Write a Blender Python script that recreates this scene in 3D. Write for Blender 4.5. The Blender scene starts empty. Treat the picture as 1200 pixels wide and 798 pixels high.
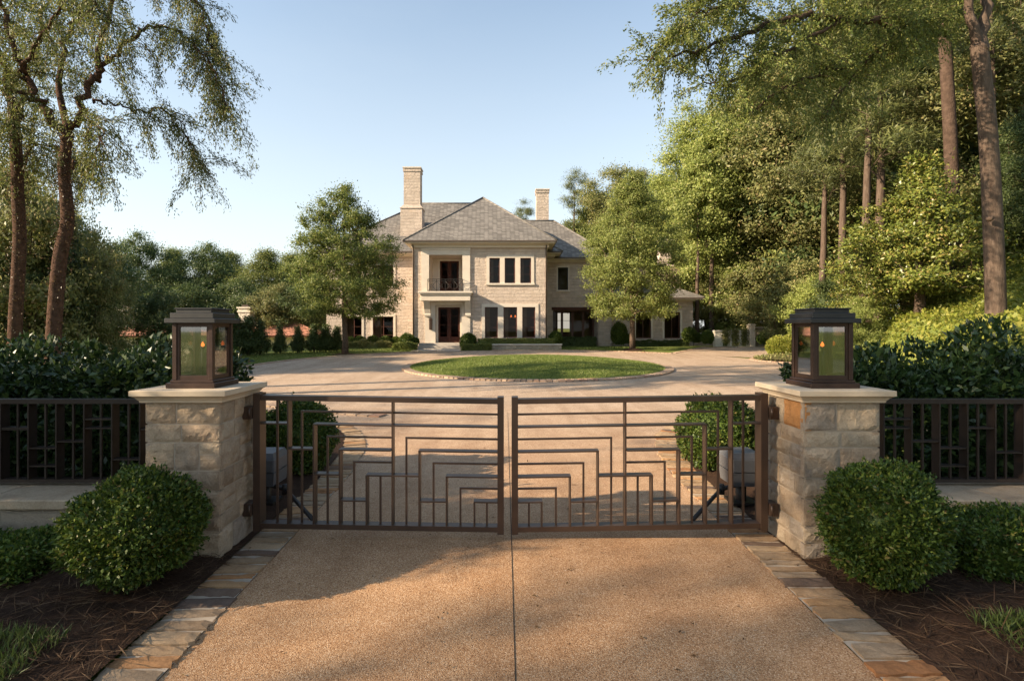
import bpy, math, random
import numpy as np
from mathutils import Vector, Matrix

R = math.radians
random.seed(7)
scene = bpy.context.scene
COL = scene.collection

# ------------------------------------------------------------------ photo measurements
F, CX, HY, EYE = 630.0, 592.0, 385.0, 1.9        # focal length in photo pixels, vanishing point, eye height
def WX(px, Y): return (px - CX) * Y / F
def WZ(py, Y): return EYE + (HY - py) * Y / F

def sstep(t):
    t = np.clip(t, 0, 1)
    return t * t * (3 - 2 * t)

DC = (1.3, 22.8); DR = 12.2                       # centre and radius of the round motor court
def H(x, y):
    """terrain height"""
    x = np.asarray(x, float); y = np.asarray(y, float)
    h = 0.0167 * np.clip(y - 6, 0, 34)
    d = np.hypot(x - DC[0], y - DC[1])
    side = sstep((x - 6) / 4) * (1 - sstep((y - 23) / 5)) * sstep((y - 8) / 5)
    h = h + side * (2.0 * sstep((d - 12.7) / 2.5) + 3.2 * sstep((d - 14.6) / 8.0))
    far = sstep((y - 46) / 20)
    h = h + 1.2 * far * sstep((x - 5) / 15)
    h = h - 2.6 * sstep((-x - 17) / 12) * sstep((y - 12) / 10)
    return h
def Hf(x, y): return float(H(x, y))

# ------------------------------------------------------------------ mesh collector
class MB:
    def __init__(s): s.v = []; s.f = []; s.mi = []; s.sm = []
    def add(s, verts, faces, mi=0, smooth=False):
        o = len(s.v); s.v += [tuple(p) for p in verts]
        for f in faces:
            s.f.append(tuple(i + o for i in f)); s.mi.append(mi); s.sm.append(smooth)
    def quad(s, a, b, c, d, mi=0): s.add([a, b, c, d], [(0, 1, 2, 3)], mi)
    def box(s, x0, x1, y0, y1, z0, z1, mi=0, bev=0.0):
        if bev <= 0:
            s.add([(x0,y0,z0),(x1,y0,z0),(x1,y1,z0),(x0,y1,z0),(x0,y0,z1),(x1,y0,z1),(x1,y1,z1),(x0,y1,z1)],
                  [(0,3,2,1),(4,5,6,7),(0,1,5,4),(1,2,6,5),(2,3,7,6),(3,0,4,7)], mi)
        else:
            b = bev
            xs, ys, zs = (x0, x1), (y0, y1), (z0, z1)
            V = {}; vs = []
            def P(i, j, k, a):
                p = [xs[i], ys[j], zs[k]]
                for ax, ijk in enumerate((i, j, k)):
                    if ax != a: p[ax] += b if ijk == 0 else -b
                V[(i, j, k, a)] = len(vs); vs.append(p)
            for i in (0,1):
                for j in (0,1):
                    for k in (0,1):
                        for a in (0,1,2): P(i,j,k,a)
            fs = []
            for i in (0,1):
                q = [V[(i,0,0,0)],V[(i,1,0,0)],V[(i,1,1,0)],V[(i,0,1,0)]]; fs.append(q if i else q[::-1])
                q = [V[(0,i,0,1)],V[(1,i,0,1)],V[(1,i,1,1)],V[(0,i,1,1)]]; fs.append(q[::-1] if i else q)
                q = [V[(0,0,i,2)],V[(1,0,i,2)],V[(1,1,i,2)],V[(0,1,i,2)]]; fs.append(q if i else q[::-1])
            for i in (0,1):
                for j in (0,1):
                    q = [V[(i,j,0,0)],V[(i,j,1,0)],V[(i,j,1,1)],V[(i,j,0,1)]]; fs.append(q if i == j else q[::-1])
                    q = [V[(i,0,j,2)],V[(i,1,j,2)],V[(i,1,j,0)],V[(i,0,j,0)]]; fs.append(q if i == j else q[::-1])
                    q = [V[(0,i,j,1)],V[(1,i,j,1)],V[(1,i,j,2)],V[(0,i,j,2)]]; fs.append(q if i == j else q[::-1])
            for i in (0,1):
                for j in (0,1):
                    for k in (0,1):
                        q = [V[(i,j,k,0)],V[(i,j,k,1)],V[(i,j,k,2)]]; fs.append(q if (i+j+k) % 2 else q[::-1])
            s.add(vs, fs, mi)
    def tube(s, pts, rad, n=8, mi=0, cap=True):
        pts = [Vector(p) for p in pts]
        if not hasattr(rad, '__len__'): rad = [rad] * len(pts)
        rings = []; u = None
        for i, p in enumerate(pts):
            t = (pts[min(i+1, len(pts)-1)] - pts[max(i-1, 0)])
            if t.length < 1e-9: t = Vector((0,0,1))
            t.normalize()
            if u is None:
                u = t.orthogonal().normalized()
            else:
                u = u - t * u.dot(t)
                u = u.normalized() if u.length > 1e-6 else t.orthogonal().normalized()
            w = t.cross(u)
            rings.append([p + (u * math.cos(2*math.pi*k/n) + w * math.sin(2*math.pi*k/n)) * rad[i] for k in range(n)])
        vs = [q for r in rings for q in r]; fs = []
        for i in range(len(pts)-1):
            for k in range(n):
                a = i*n + k; b = i*n + (k+1) % n
                fs.append((a, b, b+n, a+n))
        if cap:
            fs.append(tuple(range(n))[::-1]); fs.append(tuple((len(pts)-1)*n + k for k in range(n)))
        s.add(vs, fs, mi, True)
    def lathe(s, prof, c, n=16, mi=0):
        vs = []; fs = []
        for r, z in prof:
            vs += [(c[0]+r*math.cos(2*math.pi*k/n), c[1]+r*math.sin(2*math.pi*k/n), c[2]+z) for k in range(n)]
        for i in range(len(prof)-1):
            for k in range(n):
                a = i*n+k; b = i*n+(k+1) % n
                fs.append((a, b, b+n, a+n))
        s.add(vs, fs, mi, True)
    def frustum(s, x0,x1,y0,y1,z0, X0,X1,Y0,Y1,z1, mi=0):
        s.add([(x0,y0,z0),(x1,y0,z0),(x1,y1,z0),(x0,y1,z0),(X0,Y0,z1),(X1,Y0,z1),(X1,Y1,z1),(X0,Y1,z1)],
              [(0,3,2,1),(4,5,6,7),(0,1,5,4),(1,2,6,5),(2,3,7,6),(3,0,4,7)], mi)
    def mesh(s, name, mats, off=(0,0,0)):
        me = bpy.data.meshes.new(name)
        me.from_pydata([(p[0]-off[0], p[1]-off[1], p[2]-off[2]) for p in s.v], [], s.f)
        for m in (mats if isinstance(mats, (list, tuple)) else [mats]): me.materials.append(m)
        me.polygons.foreach_set('material_index', s.mi)
        me.polygons.foreach_set('use_smooth', s.sm)
        me.update()
        return me

def world_loc(o):
    p = Vector((0,0,0))
    while o is not None: p += o.location; o = o.parent
    return p
def link(name, me, parent=None):
    o = bpy.data.objects.new(name, me); COL.objects.link(o)
    if parent is not None: o.parent = parent
    return o
def part(name, mb, mats, parent, label=None):
    """mesh part: mb is in world coordinates, parent roots are unrotated here"""
    off = world_loc(parent) if parent is not None else (0,0,0)
    o = link(name, mb.mesh(name, mats, off), parent)
    if label: o['label'] = label
    return o
def tag(o, label, cat, group=None, kind=None):
    o['label'] = label; o['category'] = cat
    if group: o['group'] = group
    if kind: o['kind'] = kind
    return o
def thing(name, label, cat, loc=(0,0,0), rz=0, group=None):
    o = bpy.data.objects.new(name, None); COL.objects.link(o)
    o.location = loc; o.rotation_euler = (0,0,rz); o.empty_display_size = .2
    return tag(o, label, cat, group)
def solo(name, mb, mats, label, cat, loc, group=None):
    o = link(name, mb.mesh(name, mats, loc)); o.location = loc
    return tag(o, label, cat, group)
def struct(name, mb, mats):
    o = link(name, mb.mesh(name, mats)); o['kind'] = 'structure'; return o
def copy_tree(o, parent=None):
    c = o.copy(); COL.objects.link(c); c.parent = parent
    for ch in list(o.children): copy_tree(ch, c)
    return c

# ------------------------------------------------------------------ node materials
def new_mat(name):
    m = bpy.data.materials.new(name); m.use_nodes = True
    nt = m.node_tree; nt.nodes.clear()
    return m, nt
def N(nt, typ, **kw):
    n = nt.nodes.new(typ)
    for k, v in kw.items():
        if k in n.inputs.keys() if isinstance(k, str) else False: n.inputs[k].default_value = v
        else: setattr(n, k, v)
    return n
def setin(n, **kw):
    for k, v in kw.items(): n.inputs[k.replace('_', ' ')].default_value = v
def rgba(c): return (c[0], c[1], c[2], 1.0)
def ramp(nt, fac, stops, interp='LINEAR'):
    r = nt.nodes.new('ShaderNodeValToRGB'); r.color_ramp.interpolation = interp
    el = r.color_ramp.elements
    while len(el) < len(stops): el.new(0.5)
    for e, (p, c) in zip(el, stops): e.position = p; e.color = rgba(c)
    nt.links.new(fac, r.inputs['Fac']); return r.outputs['Color']
def coords(nt, scale=(1,1,1)):
    tc = nt.nodes.new('ShaderNodeTexCoord'); mp = nt.nodes.new('ShaderNodeMapping')
    mp.inputs['Scale'].default_value = scale
    nt.links.new(tc.outputs['Object'], mp.inputs['Vector']); return mp.outputs['Vector']
def noise(nt, vec, scale, detail=4, rough=.6):
    n = nt.nodes.new('ShaderNodeTexNoise'); n.inputs['Scale'].default_value = scale
    n.inputs['Detail'].default_value = detail; n.inputs['Roughness'].default_value = rough
    nt.links.new(vec, n.inputs['Vector']); return n.outputs['Fac']
def mixc(nt, fac, a, b, mode='MIX'):
    m = nt.nodes.new('ShaderNodeMix'); m.data_type = 'RGBA'; m.blend_type = mode
    for sock, val in ((m.inputs[0], fac), (m.inputs[6], a), (m.inputs[7], b)):
        if hasattr(val, 'links') or hasattr(val, 'is_output'): nt.links.new(val, sock)
        elif isinstance(val, (int, float)): sock.default_value = val
        else: sock.default_value = rgba(val)
    return m.outputs[2]
def bsdf(nt, col, rough=.8, metal=0, spec=.3, bump=None, bstr=.5, bdist=.01):
    p = nt.nodes.new('ShaderNodeBsdfPrincipled')
    if hasattr(col, 'is_output'): nt.links.new(col, p.inputs['Base Color'])
    else: p.inputs['Base Color'].default_value = rgba(col)
    p.inputs['Roughness'].default_value = rough; p.inputs['Metallic'].default_value = metal
    p.inputs['Specular IOR Level'].default_value = spec
    if bump is not None:
        b = nt.nodes.new('ShaderNodeBump'); b.inputs['Strength'].default_value = bstr; b.inputs['Distance'].default_value = bdist
        nt.links.new(bump, b.inputs['Height']); nt.links.new(b.outputs['Normal'], p.inputs['Normal'])
    o = nt.nodes.new('ShaderNodeOutputMaterial'); nt.links.new(p.outputs[0], o.inputs['Surface'])
    return p
def island(nt):
    return nt.nodes.new('ShaderNodeNewGeometry').outputs['Random Per Island']

def simple(name, c, rough=.7, metal=0, var=.25, nscale=6, bscale=40, bstr=.3, bdist=.004, spec=.3):
    m, nt = new_mat(name); v = coords(nt)
    f = noise(nt, v, nscale)
    col = ramp(nt, f, [(.25, [k*(1-var) for k in c]), (.75, [min(1, k*(1+var)) for k in c])])
    bsdf(nt, col, rough, metal, spec, noise(nt, v, bscale, 6, .7), bstr, bdist); return m

def leafmat(name, stops, trans=.35, rough=.5, spec=.35):
    m, nt = new_mat(name)
    col = ramp(nt, island(nt), stops)
    inf = nt.nodes.new('ShaderNodeObjectInfo')
    hs = nt.nodes.new('ShaderNodeHueSaturation'); nt.links.new(col, hs.inputs['Color'])
    mr = nt.nodes.new('ShaderNodeMapRange'); mr.inputs[3].default_value = .8; mr.inputs[4].default_value = 1.15
    nt.links.new(inf.outputs['Random'], mr.inputs[0]); nt.links.new(mr.outputs[0], hs.inputs['Value'])
    p = bsdf(nt, hs.outputs[0], rough, 0, spec)
    t = nt.nodes.new('ShaderNodeBsdfTranslucent'); nt.links.new(hs.outputs[0], t.inputs['Color'])
    mx = nt.nodes.new('ShaderNodeMixShader'); mx.inputs[0].default_value = trans
    out = [n for n in nt.nodes if n.type == 'OUTPUT_MATERIAL'][0]
    nt.links.new(p.outputs[0], mx.inputs[1]); nt.links.new(t.outputs[0], mx.inputs[2]); nt.links.new(mx.outputs[0], out.inputs['Surface'])
    return m

M = {}
def stone_mat(name, stops, rough=.9, bscale=30, bstr=.8, bdist=.012):
    """stones told apart by island, with veins and grain"""
    m, nt = new_mat(name); v = coords(nt)
    c1 = ramp(nt, island(nt), stops)
    f = noise(nt, v, 6, 9, .7)
    c2 = mixc(nt, .7, c1, ramp(nt, f, [(.28, (.48,.42,.36)), (.48, (.86,.82,.77)), (.62, (1,.98,.95)), (.75, (1.1,1.06,1.0))]), 'MULTIPLY')
    g = noise(nt, v, 70, 4, .7)
    c2 = mixc(nt, .45, c2, ramp(nt, g, [(.35,(.6,.56,.52)),(.6,(1,1,1))]), 'MULTIPLY')
    h = nt.nodes.new('ShaderNodeMath'); h.operation = 'MULTIPLY_ADD'; h.inputs[1].default_value = .25
    nt.links.new(g, h.inputs[0]); nt.links.new(noise(nt, v, bscale, 10, .78), h.inputs[2])
    bsdf(nt, c2, rough, 0, .12, h.outputs[0], bstr, bdist); return m

M['pillar_stone'] = stone_mat('pillar_stone', [(0,(.34,.26,.185)),(.2,(.52,.42,.31)),(.4,(.43,.33,.235)),(.6,(.40,.335,.275)),(.78,(.56,.43,.30)),(1,(.46,.34,.24))], bscale=22, bstr=1, bdist=.022)
M['orange_stone'] = stone_mat('orange_stone', [(0,(.50,.25,.10)),(1,(.50,.25,.10))], bscale=22, bstr=1, bdist=.02)
M['coping_stone'] = stone_mat('coping_stone', [(0,(.40,.32,.23)),(.5,(.48,.385,.28)),(1,(.44,.34,.24))], bscale=12, bstr=1, bdist=.02)
M['edging_stone'] = stone_mat('edging_stone', [(0,(.33,.225,.14)),(.25,(.45,.32,.20)),(.45,(.34,.25,.17)),(.65,(.48,.29,.15)),(.8,(.34,.16,.07)),(.9,(.24,.155,.105)),(.95,(.15,.11,.09)),(1,(.11,.085,.075))], bscale=45, bstr=.9, bdist=.006)
M['far_edging'] = stone_mat('far_edging', [(0,(.42,.30,.22)),(.5,(.5,.38,.28)),(1,(.40,.24,.17))], bscale=22)
M['mortar'] = simple('mortar', (.40,.32,.24), .95, var=.2, nscale=9, bscale=60)
M['limestone'] = simple('limestone', (.63,.55,.455), .8, var=.08, nscale=3, bscale=50, bstr=.15)
M['capstone'] = simple('capstone', (.52,.41,.29), .8, var=.16, nscale=5, bscale=50, bstr=.25)

def ashlar(name, c, mort, bw=.52, bh=.24, var=.22, bstr=.9):
    m, nt = new_mat(name)
    tc = nt.nodes.new('ShaderNodeTexCoord'); sp = nt.nodes.new('ShaderNodeSeparateXYZ'); nt.links.new(tc.outputs['Object'], sp.inputs[0])
    ad = nt.nodes.new('ShaderNodeMath'); nt.links.new(sp.outputs[0], ad.inputs[0]); nt.links.new(sp.outputs[1], ad.inputs[1])
    cb = nt.nodes.new('ShaderNodeCombineXYZ'); nt.links.new(ad.outputs[0], cb.inputs[0]); nt.links.new(sp.outputs[2], cb.inputs[1])
    wob = nt.nodes.new('ShaderNodeTexNoise'); wob.inputs['Scale'].default_value = 1.3; nt.links.new(cb.outputs[0], wob.inputs['Vector'])
    va = nt.nodes.new('ShaderNodeVectorMath'); va.operation = 'MULTIPLY_ADD'; va.inputs[1].default_value = (.16,.1,0)
    nt.links.new(wob.outputs['Color'], va.inputs[0]); nt.links.new(cb.outputs[0], va.inputs[2])
    br = nt.nodes.new('ShaderNodeTexBrick'); nt.links.new(va.outputs[0], br.inputs['Vector'])
    br.inputs['Color1'].default_value = rgba([k*(1-var) for k in c]); br.inputs['Color2'].default_value = rgba([min(1,k*(1+var)) for k in c])
    br.inputs['Mortar'].default_value = rgba(mort); br.inputs['Scale'].default_value = 1
    br.inputs['Mortar Size'].default_value = .014; br.inputs['Mortar Smooth'].default_value = .3; br.inputs['Bias'].default_value = 0
    br.inputs['Brick Width'].default_value = bw; br.inputs['Row Height'].default_value = bh
    br.offset_frequency = 2; br.squash = .72; br.squash_frequency = 3; br.offset = .37
    f = noise(nt, tc.outputs['Object'], 2.3, 8, .7)
    col = mixc(nt, .5, br.outputs['Color'], ramp(nt, f, [(.3,(.62,.56,.5)),(.55,(.9,.88,.85)),(.72,(1.0,.98,.94))]), 'MULTIPLY')
    f3 = noise(nt, tc.outputs['Object'], .9, 3, .5)
    col = mixc(nt, ramp(nt, f3, [(.6,(0,0,0)),(.72,(.35,.35,.35))]), col, (.52,.36,.22))
    f2 = noise(nt, tc.outputs['Object'], 7, 8, .75)
    mm = nt.nodes.new('ShaderNodeMath'); mm.operation = 'MULTIPLY_ADD'; mm.inputs[1].default_value = -.5
    nt.links.new(br.outputs['Fac'], mm.inputs[0]); nt.links.new(f2, mm.inputs[2])
    bsdf(nt, col, .9, 0, .15, mm.outputs[0], bstr, .08); return m
M['house_stone'] = ashlar('house_stone', (.585,.485,.405), (.56,.47,.39), var=.09)
M['planter_stone'] = ashlar('planter_stone', (.50,.41,.31), (.42,.35,.27), .35, .15)
M['garden_wall_stone'] = ashlar('garden_wall_stone', (.46,.38,.29), (.4,.34,.27), .6, .22)
M['retaining_stone'] = ashlar('retaining_stone', (.66,.56,.43), (.6,.5,.4), .7, .35, .08, .4)

def slate(name, c, var=.35):
    m, nt = new_mat(name)
    tc = nt.nodes.new('ShaderNodeTexCoord'); sp = nt.nodes.new('ShaderNodeSeparateXYZ'); nt.links.new(tc.outputs['Object'], sp.inputs[0])
    ad = nt.nodes.new('ShaderNodeMath'); nt.links.new(sp.outputs[0], ad.inputs[0]); nt.links.new(sp.outputs[1], ad.inputs[1])
    cb = nt.nodes.new('ShaderNodeCombineXYZ'); nt.links.new(ad.outputs[0], cb.inputs[0]); nt.links.new(sp.outputs[2], cb.inputs[1])
    br = nt.nodes.new('ShaderNodeTexBrick'); nt.links.new(cb.outputs[0], br.inputs['Vector'])
    br.inputs['Color1'].default_value = rgba([k*(1-var) for k in c]); br.inputs['Color2'].default_value = rgba([k*(1+var) for k in c])
    br.inputs['Mortar'].default_value = rgba([k*.45 for k in c]); br.inputs['Scale'].default_value = 1; br.inputs['Mortar Size'].default_value = .012
    br.inputs['Brick Width'].default_value = .30; br.inputs['Row Height'].default_value = .12
    f = noise(nt, tc.outputs['Object'], 1.2, 6, .7)
    col = mixc(nt, .6, br.outputs['Color'], ramp(nt, f, [(.3,(.6,.58,.56)),(.7,(1,.98,.95))]), 'MULTIPLY')
    bsdf(nt, col, .75, 0, .3, br.outputs['Fac'], .8, -.03); return m
M['slate'] = slate('slate', (.22,.20,.18), .28)
M['clay_tile'] = slate('clay_tile', (.40,.18,.12), .4)

M['bronze'] = simple('bronze', (.062,.037,.025), .42, .35, var=.2, nscale=4, bscale=80, bstr=.08, spec=.5)
M['lantern_copper'] = simple('lantern_copper', (.055,.030,.021), .45, .5, var=.35, nscale=9, bscale=60, bstr=.1, spec=.5)
M['lantern_roof'] = simple('lantern_roof', (.032,.030,.029), .5, .3, var=.3, nscale=9, bscale=60, bstr=.1, spec=.5)
M['iron'] = simple('iron', (.03,.025,.022), .5, .4, var=.2, bscale=80, bstr=.1, spec=.5)
M['door_wood'] = simple('door_wood', (.07,.026,.017), .6, 0, var=.3, nscale=5, bscale=30, bstr=.1, spec=.15)
M['sash_wood'] = simple('sash_wood', (.10,.035,.022), .45, 0, var=.2, nscale=5, bscale=30, bstr=.1, spec=.5)
M['black_sash'] = simple('black_sash', (.03,.027,.025), .45, 0, var=.2, bscale=30, bstr=.1, spec=.5)
M['gutter'] = simple('gutter', (.10,.075,.06), .5, .2, var=.2, bscale=30, bstr=.1)
M['plaster'] = simple('plaster', (.62,.52,.42), .9, var=.08, nscale=2, bscale=40, bstr=.15)
M['stucco'] = simple('stucco', (.72,.64,.52), .9, var=.1, nscale=2, bscale=40, bstr=.2)
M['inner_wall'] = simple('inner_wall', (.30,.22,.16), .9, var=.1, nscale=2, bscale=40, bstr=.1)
M['operator_plastic'] = simple('operator_plastic', (.095,.095,.10), .5, 0, var=.12, nscale=8, bscale=60, bstr=.08)
M['bark'] = simple('bark', (.115,.082,.06), .95, 0, var=.45, nscale=7, bscale=16, bstr=1, bdist=.04, spec=.1)
M['bark_red'] = simple('bark_red', (.085,.047,.032), .95, 0, var=.5, nscale=9, bscale=16, bstr=1, bdist=.04, spec=.1)
def bark_grey():
    m, nt = new_mat('bark_grey'); v = coords(nt, (1,1,.16))
    f = noise(nt, v, 14, 8, .7)
    col = ramp(nt, f, [(.3,(.06,.04,.03)),(.55,(.115,.082,.062)),(.75,(.17,.125,.096))])
    bsdf(nt, col, .95, 0, .1, f, 1, .04); return m
M['bark_grey'] = bark_grey()

def glass(name, tint=(.9,.92,.9), refl=.12, rough=.02, fk=.6):
    m, nt = new_mat(name)
    t = nt.nodes.new('ShaderNodeBsdfTransparent'); t.inputs['Color'].default_value = rgba(tint)
    g = nt.nodes.new('ShaderNodeBsdfGlossy'); g.inputs['Roughness'].default_value = rough
    lw = nt.nodes.new('ShaderNodeLayerWeight'); lw.inputs['Blend'].default_value = .25
    ma = nt.nodes.new('ShaderNodeMath'); ma.operation = 'MULTIPLY_ADD'; ma.inputs[1].default_value = fk; ma.inputs[2].default_value = refl
    nt.links.new(lw.outputs['Fresnel'], ma.inputs[0])
    mx = nt.nodes.new('ShaderNodeMixShader'); nt.links.new(ma.outputs[0], mx.inputs[0])
    nt.links.new(t.outputs[0], mx.inputs[1]); nt.links.new(g.outputs[0], mx.inputs[2])
    o = nt.nodes.new('ShaderNodeOutputMaterial'); nt.links.new(mx.outputs[0], o.inputs['Surface']); return m
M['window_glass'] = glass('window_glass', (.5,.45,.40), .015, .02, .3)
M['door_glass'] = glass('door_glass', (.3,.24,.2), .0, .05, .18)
M['curtain'] = simple('curtain', (.42,.34,.26), .9, var=.1, bscale=30, bstr=.1)
M['lantern_glass'] = glass('lantern_glass', (.62,.62,.61), .23, .03)
def emit(name, c, s):
    m, nt = new_mat(name); e = nt.nodes.new('ShaderNodeEmission'); e.inputs[0].default_value = rgba(c); e.inputs[1].default_value = s
    o = nt.nodes.new('ShaderNodeOutputMaterial'); nt.links.new(e.outputs[0], o.inputs['Surface']); return m
M['flame'] = emit('flame', (1,.20,.035), 1.5)
M['bulb'] = emit('bulb', (1,.24,.06), .75)

def aggregate():
    m, nt = new_mat('aggregate'); v = coords(nt)
    vo = nt.nodes.new('ShaderNodeTexVoronoi'); vo.inputs['Scale'].default_value = 165; nt.links.new(v, vo.inputs['Vector'])
    sp = nt.nodes.new('ShaderNodeSeparateColor'); nt.links.new(vo.outputs['Color'], sp.inputs[0])
    warm = ramp(nt, sp.outputs[0], [(0,(.22,.11,.052)),(.2,(.36,.20,.10)),(.55,(.48,.278,.142)),(.85,(.55,.345,.195)),(1,(.67,.49,.33))])
    pale = ramp(nt, sp.outputs[0], [(0,(.26,.17,.11)),(.25,(.40,.285,.20)),(.55,(.48,.36,.26)),(.8,(.57,.44,.33)),(1,(.68,.57,.45))])
    sx = nt.nodes.new('ShaderNodeSeparateXYZ'); nt.links.new(v, sx.inputs[0])
    mr = nt.nodes.new('ShaderNodeMapRange'); mr.inputs[1].default_value = 4; mr.inputs[2].default_value = 13; nt.links.new(sx.outputs[1], mr.inputs[0])
    col = mixc(nt, mr.outputs[0], warm, pale)  # far court tinted paler to stand in for its brighter light
    f = noise(nt, v, .7, 6, .65)
    col = mixc(nt, .6, col, ramp(nt, f, [(.3,(.72,.64,.58)),(.5,(.92,.89,.86)),(.7,(1,1,1))]), 'MULTIPLY')
    f2 = noise(nt, v, 5, 7, .72)
    col = mixc(nt, .5, col, ramp(nt, f2, [(.3,(.66,.60,.55)),(.6,(1,1,1))]), 'MULTIPLY')
    vt = coords(nt, (1.9,.12,1)); f3 = noise(nt, vt, 1.1, 4, .55)
    col = mixc(nt, .5, col, ramp(nt, f3, [(.38,(.74,.70,.67)),(.56,(1,1,1))]), 'MULTIPLY')
    vs2 = nt.nodes.new('ShaderNodeTexVoronoi'); vs2.inputs['Scale'].default_value = .9; nt.links.new(v, vs2.inputs['Vector'])
    col = mixc(nt, .8, col, ramp(nt, vs2.outputs['Distance'], [(.02,(.45,.40,.36)),(.05,(1,1,1))]), 'MULTIPLY')
    ma = nt.nodes.new('ShaderNodeMath'); ma.operation = 'MULTIPLY'; ma.inputs[1].default_value = -1; nt.links.new(vo.outputs['Distance'], ma.inputs[0])
    bsdf(nt, col, .85, 0, .2, ma.outputs[0], .4, .007); return m
M['aggregate'] = aggregate()
def ground_mix(name, stops, sc=(3, 40), bstr=.6, bdist=.03):
    m, nt = new_mat(name); v = coords(nt)
    f = noise(nt, v, sc[0], 8, .7); g = noise(nt, v, sc[1], 4, .7)
    a = nt.nodes.new('ShaderNodeMath'); a.operation = 'MULTIPLY_ADD'; a.inputs[1].default_value = .5
    b = nt.nodes.new('ShaderNodeMath'); b.operation = 'MULTIPLY'; b.inputs[1].default_value = .5
    nt.links.new(g, b.inputs[0]); nt.links.new(f, a.inputs[0]); nt.links.new(b.outputs[0], a.inputs[2])
    bsdf(nt, ramp(nt, a.outputs[0], stops), .95, 0, .1, g, bstr, bdist); return m
M['lawn'] = ground_mix('lawn', [(.3,(.08,.11,.022)),(.5,(.14,.17,.04)),(.7,(.21,.21,.065))], (1.2, 30))
M['mulch'] = ground_mix('mulch', [(.3,(.022,.013,.009)),(.5,(.05,.028,.018)),(.7,(.09,.052,.032))], (6, 60))
M['forest_floor'] = ground_mix('forest_floor', [(.3,(.04,.035,.015)),(.5,(.085,.07,.03)),(.7,(.15,.11,.06))], (1, 20))
M['straw'] = leafmat('straw', [(0,(.04,.022,.013)),(.5,(.075,.043,.026)),(1,(.15,.095,.055))], .1, .8, .1)
M['flagstone'] = simple('flagstone', (.42,.37,.32), .85, var=.15, nscale=3, bscale=30)
M['joint'] = simple('joint', (.035,.028,.022), .95)

M['leaf_oak'] = leafmat('leaf_oak', [(0,(.09,.125,.032)),(.5,(.17,.205,.048)),(.85,(.25,.27,.068)),(1,(.33,.30,.09))], .4)
M['leaf_weep'] = leafmat('leaf_weep', [(0,(.09,.115,.03)),(.5,(.15,.175,.045)),(.85,(.22,.225,.06)),(1,(.28,.22,.08))], .45)
M['leaf_bright'] = leafmat('leaf_bright', [(0,(.19,.235,.055)),(.5,(.29,.335,.085)),(.9,(.38,.40,.12)),(1,(.43,.40,.15))], .45)
M['leaf_lawn'] = leafmat('leaf_lawn', [(0,(.11,.155,.038)),(.5,(.20,.25,.06)),(.85,(.29,.32,.085)),(1,(.36,.33,.10))], .45)
M['leaf_dark'] = leafmat('leaf_dark', [(0,(.05,.08,.026)),(.6,(.095,.135,.042)),(1,(.16,.185,.06))], .35)
M['leaf_mixed'] = leafmat('leaf_mixed', [(0,(.12,.14,.045)),(.5,(.215,.225,.075)),(.9,(.31,.29,.11)),(1,(.36,.26,.13))], .4)
M['leaf_box'] = leafmat('leaf_box', [(0,(.03,.058,.010)),(.5,(.066,.112,.016)),(.82,(.13,.175,.025)),(.95,(.20,.22,.04)),(1,(.17,.11,.04))], .25)
M['leaf_laurel'] = leafmat('leaf_laurel', [(0,(.016,.034,.010)),(.6,(.030,.058,.015)),(1,(.085,.12,.03))], .15, .36, .4)
M['leaf_magnolia'] = leafmat('leaf_magnolia', [(0,(.08,.11,.022)),(.5,(.16,.19,.035)),(.85,(.25,.25,.05)),(1,(.30,.21,.08))], .25, .36, .4)
M['leaf_lime'] = leafmat('leaf_lime', [(0,(.17,.21,.03)),(.5,(.27,.29,.045)),(1,(.37,.34,.08))], .4)
M['needle'] = leafmat('needle', [(0,(.07,.09,.03)),(.5,(.13,.15,.045)),(1,(.21,.21,.07))], .3)
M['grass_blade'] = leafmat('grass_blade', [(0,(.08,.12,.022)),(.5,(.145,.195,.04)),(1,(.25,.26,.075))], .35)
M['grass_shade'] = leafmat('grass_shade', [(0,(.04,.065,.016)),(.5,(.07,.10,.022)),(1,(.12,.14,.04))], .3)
M['leaf_rust'] = leafmat('leaf_rust', [(0,(.045,.045,.016)),(.5,(.075,.05,.024)),(1,(.11,.06,.03))], .35)
M['leaf_litter'] = leafmat('leaf_litter', [(0,(.06,.035,.02)),(.5,(.12,.065,.03)),(1,(.2,.12,.05))], .1, .8, .1)
M['bark_warm'] = simple('bark_warm', (.085,.056,.042), .95, 0, var=.45, nscale=5, bscale=14, bstr=1, bdist=.05, spec=.1)
M['shaded_bronze'] = simple('shaded_bronze', (.032,.021,.016), .5, .3, var=.3, nscale=4, bscale=80, bstr=.1, spec=.4)  # bronze darkened to carry the shade over the fences
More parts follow.
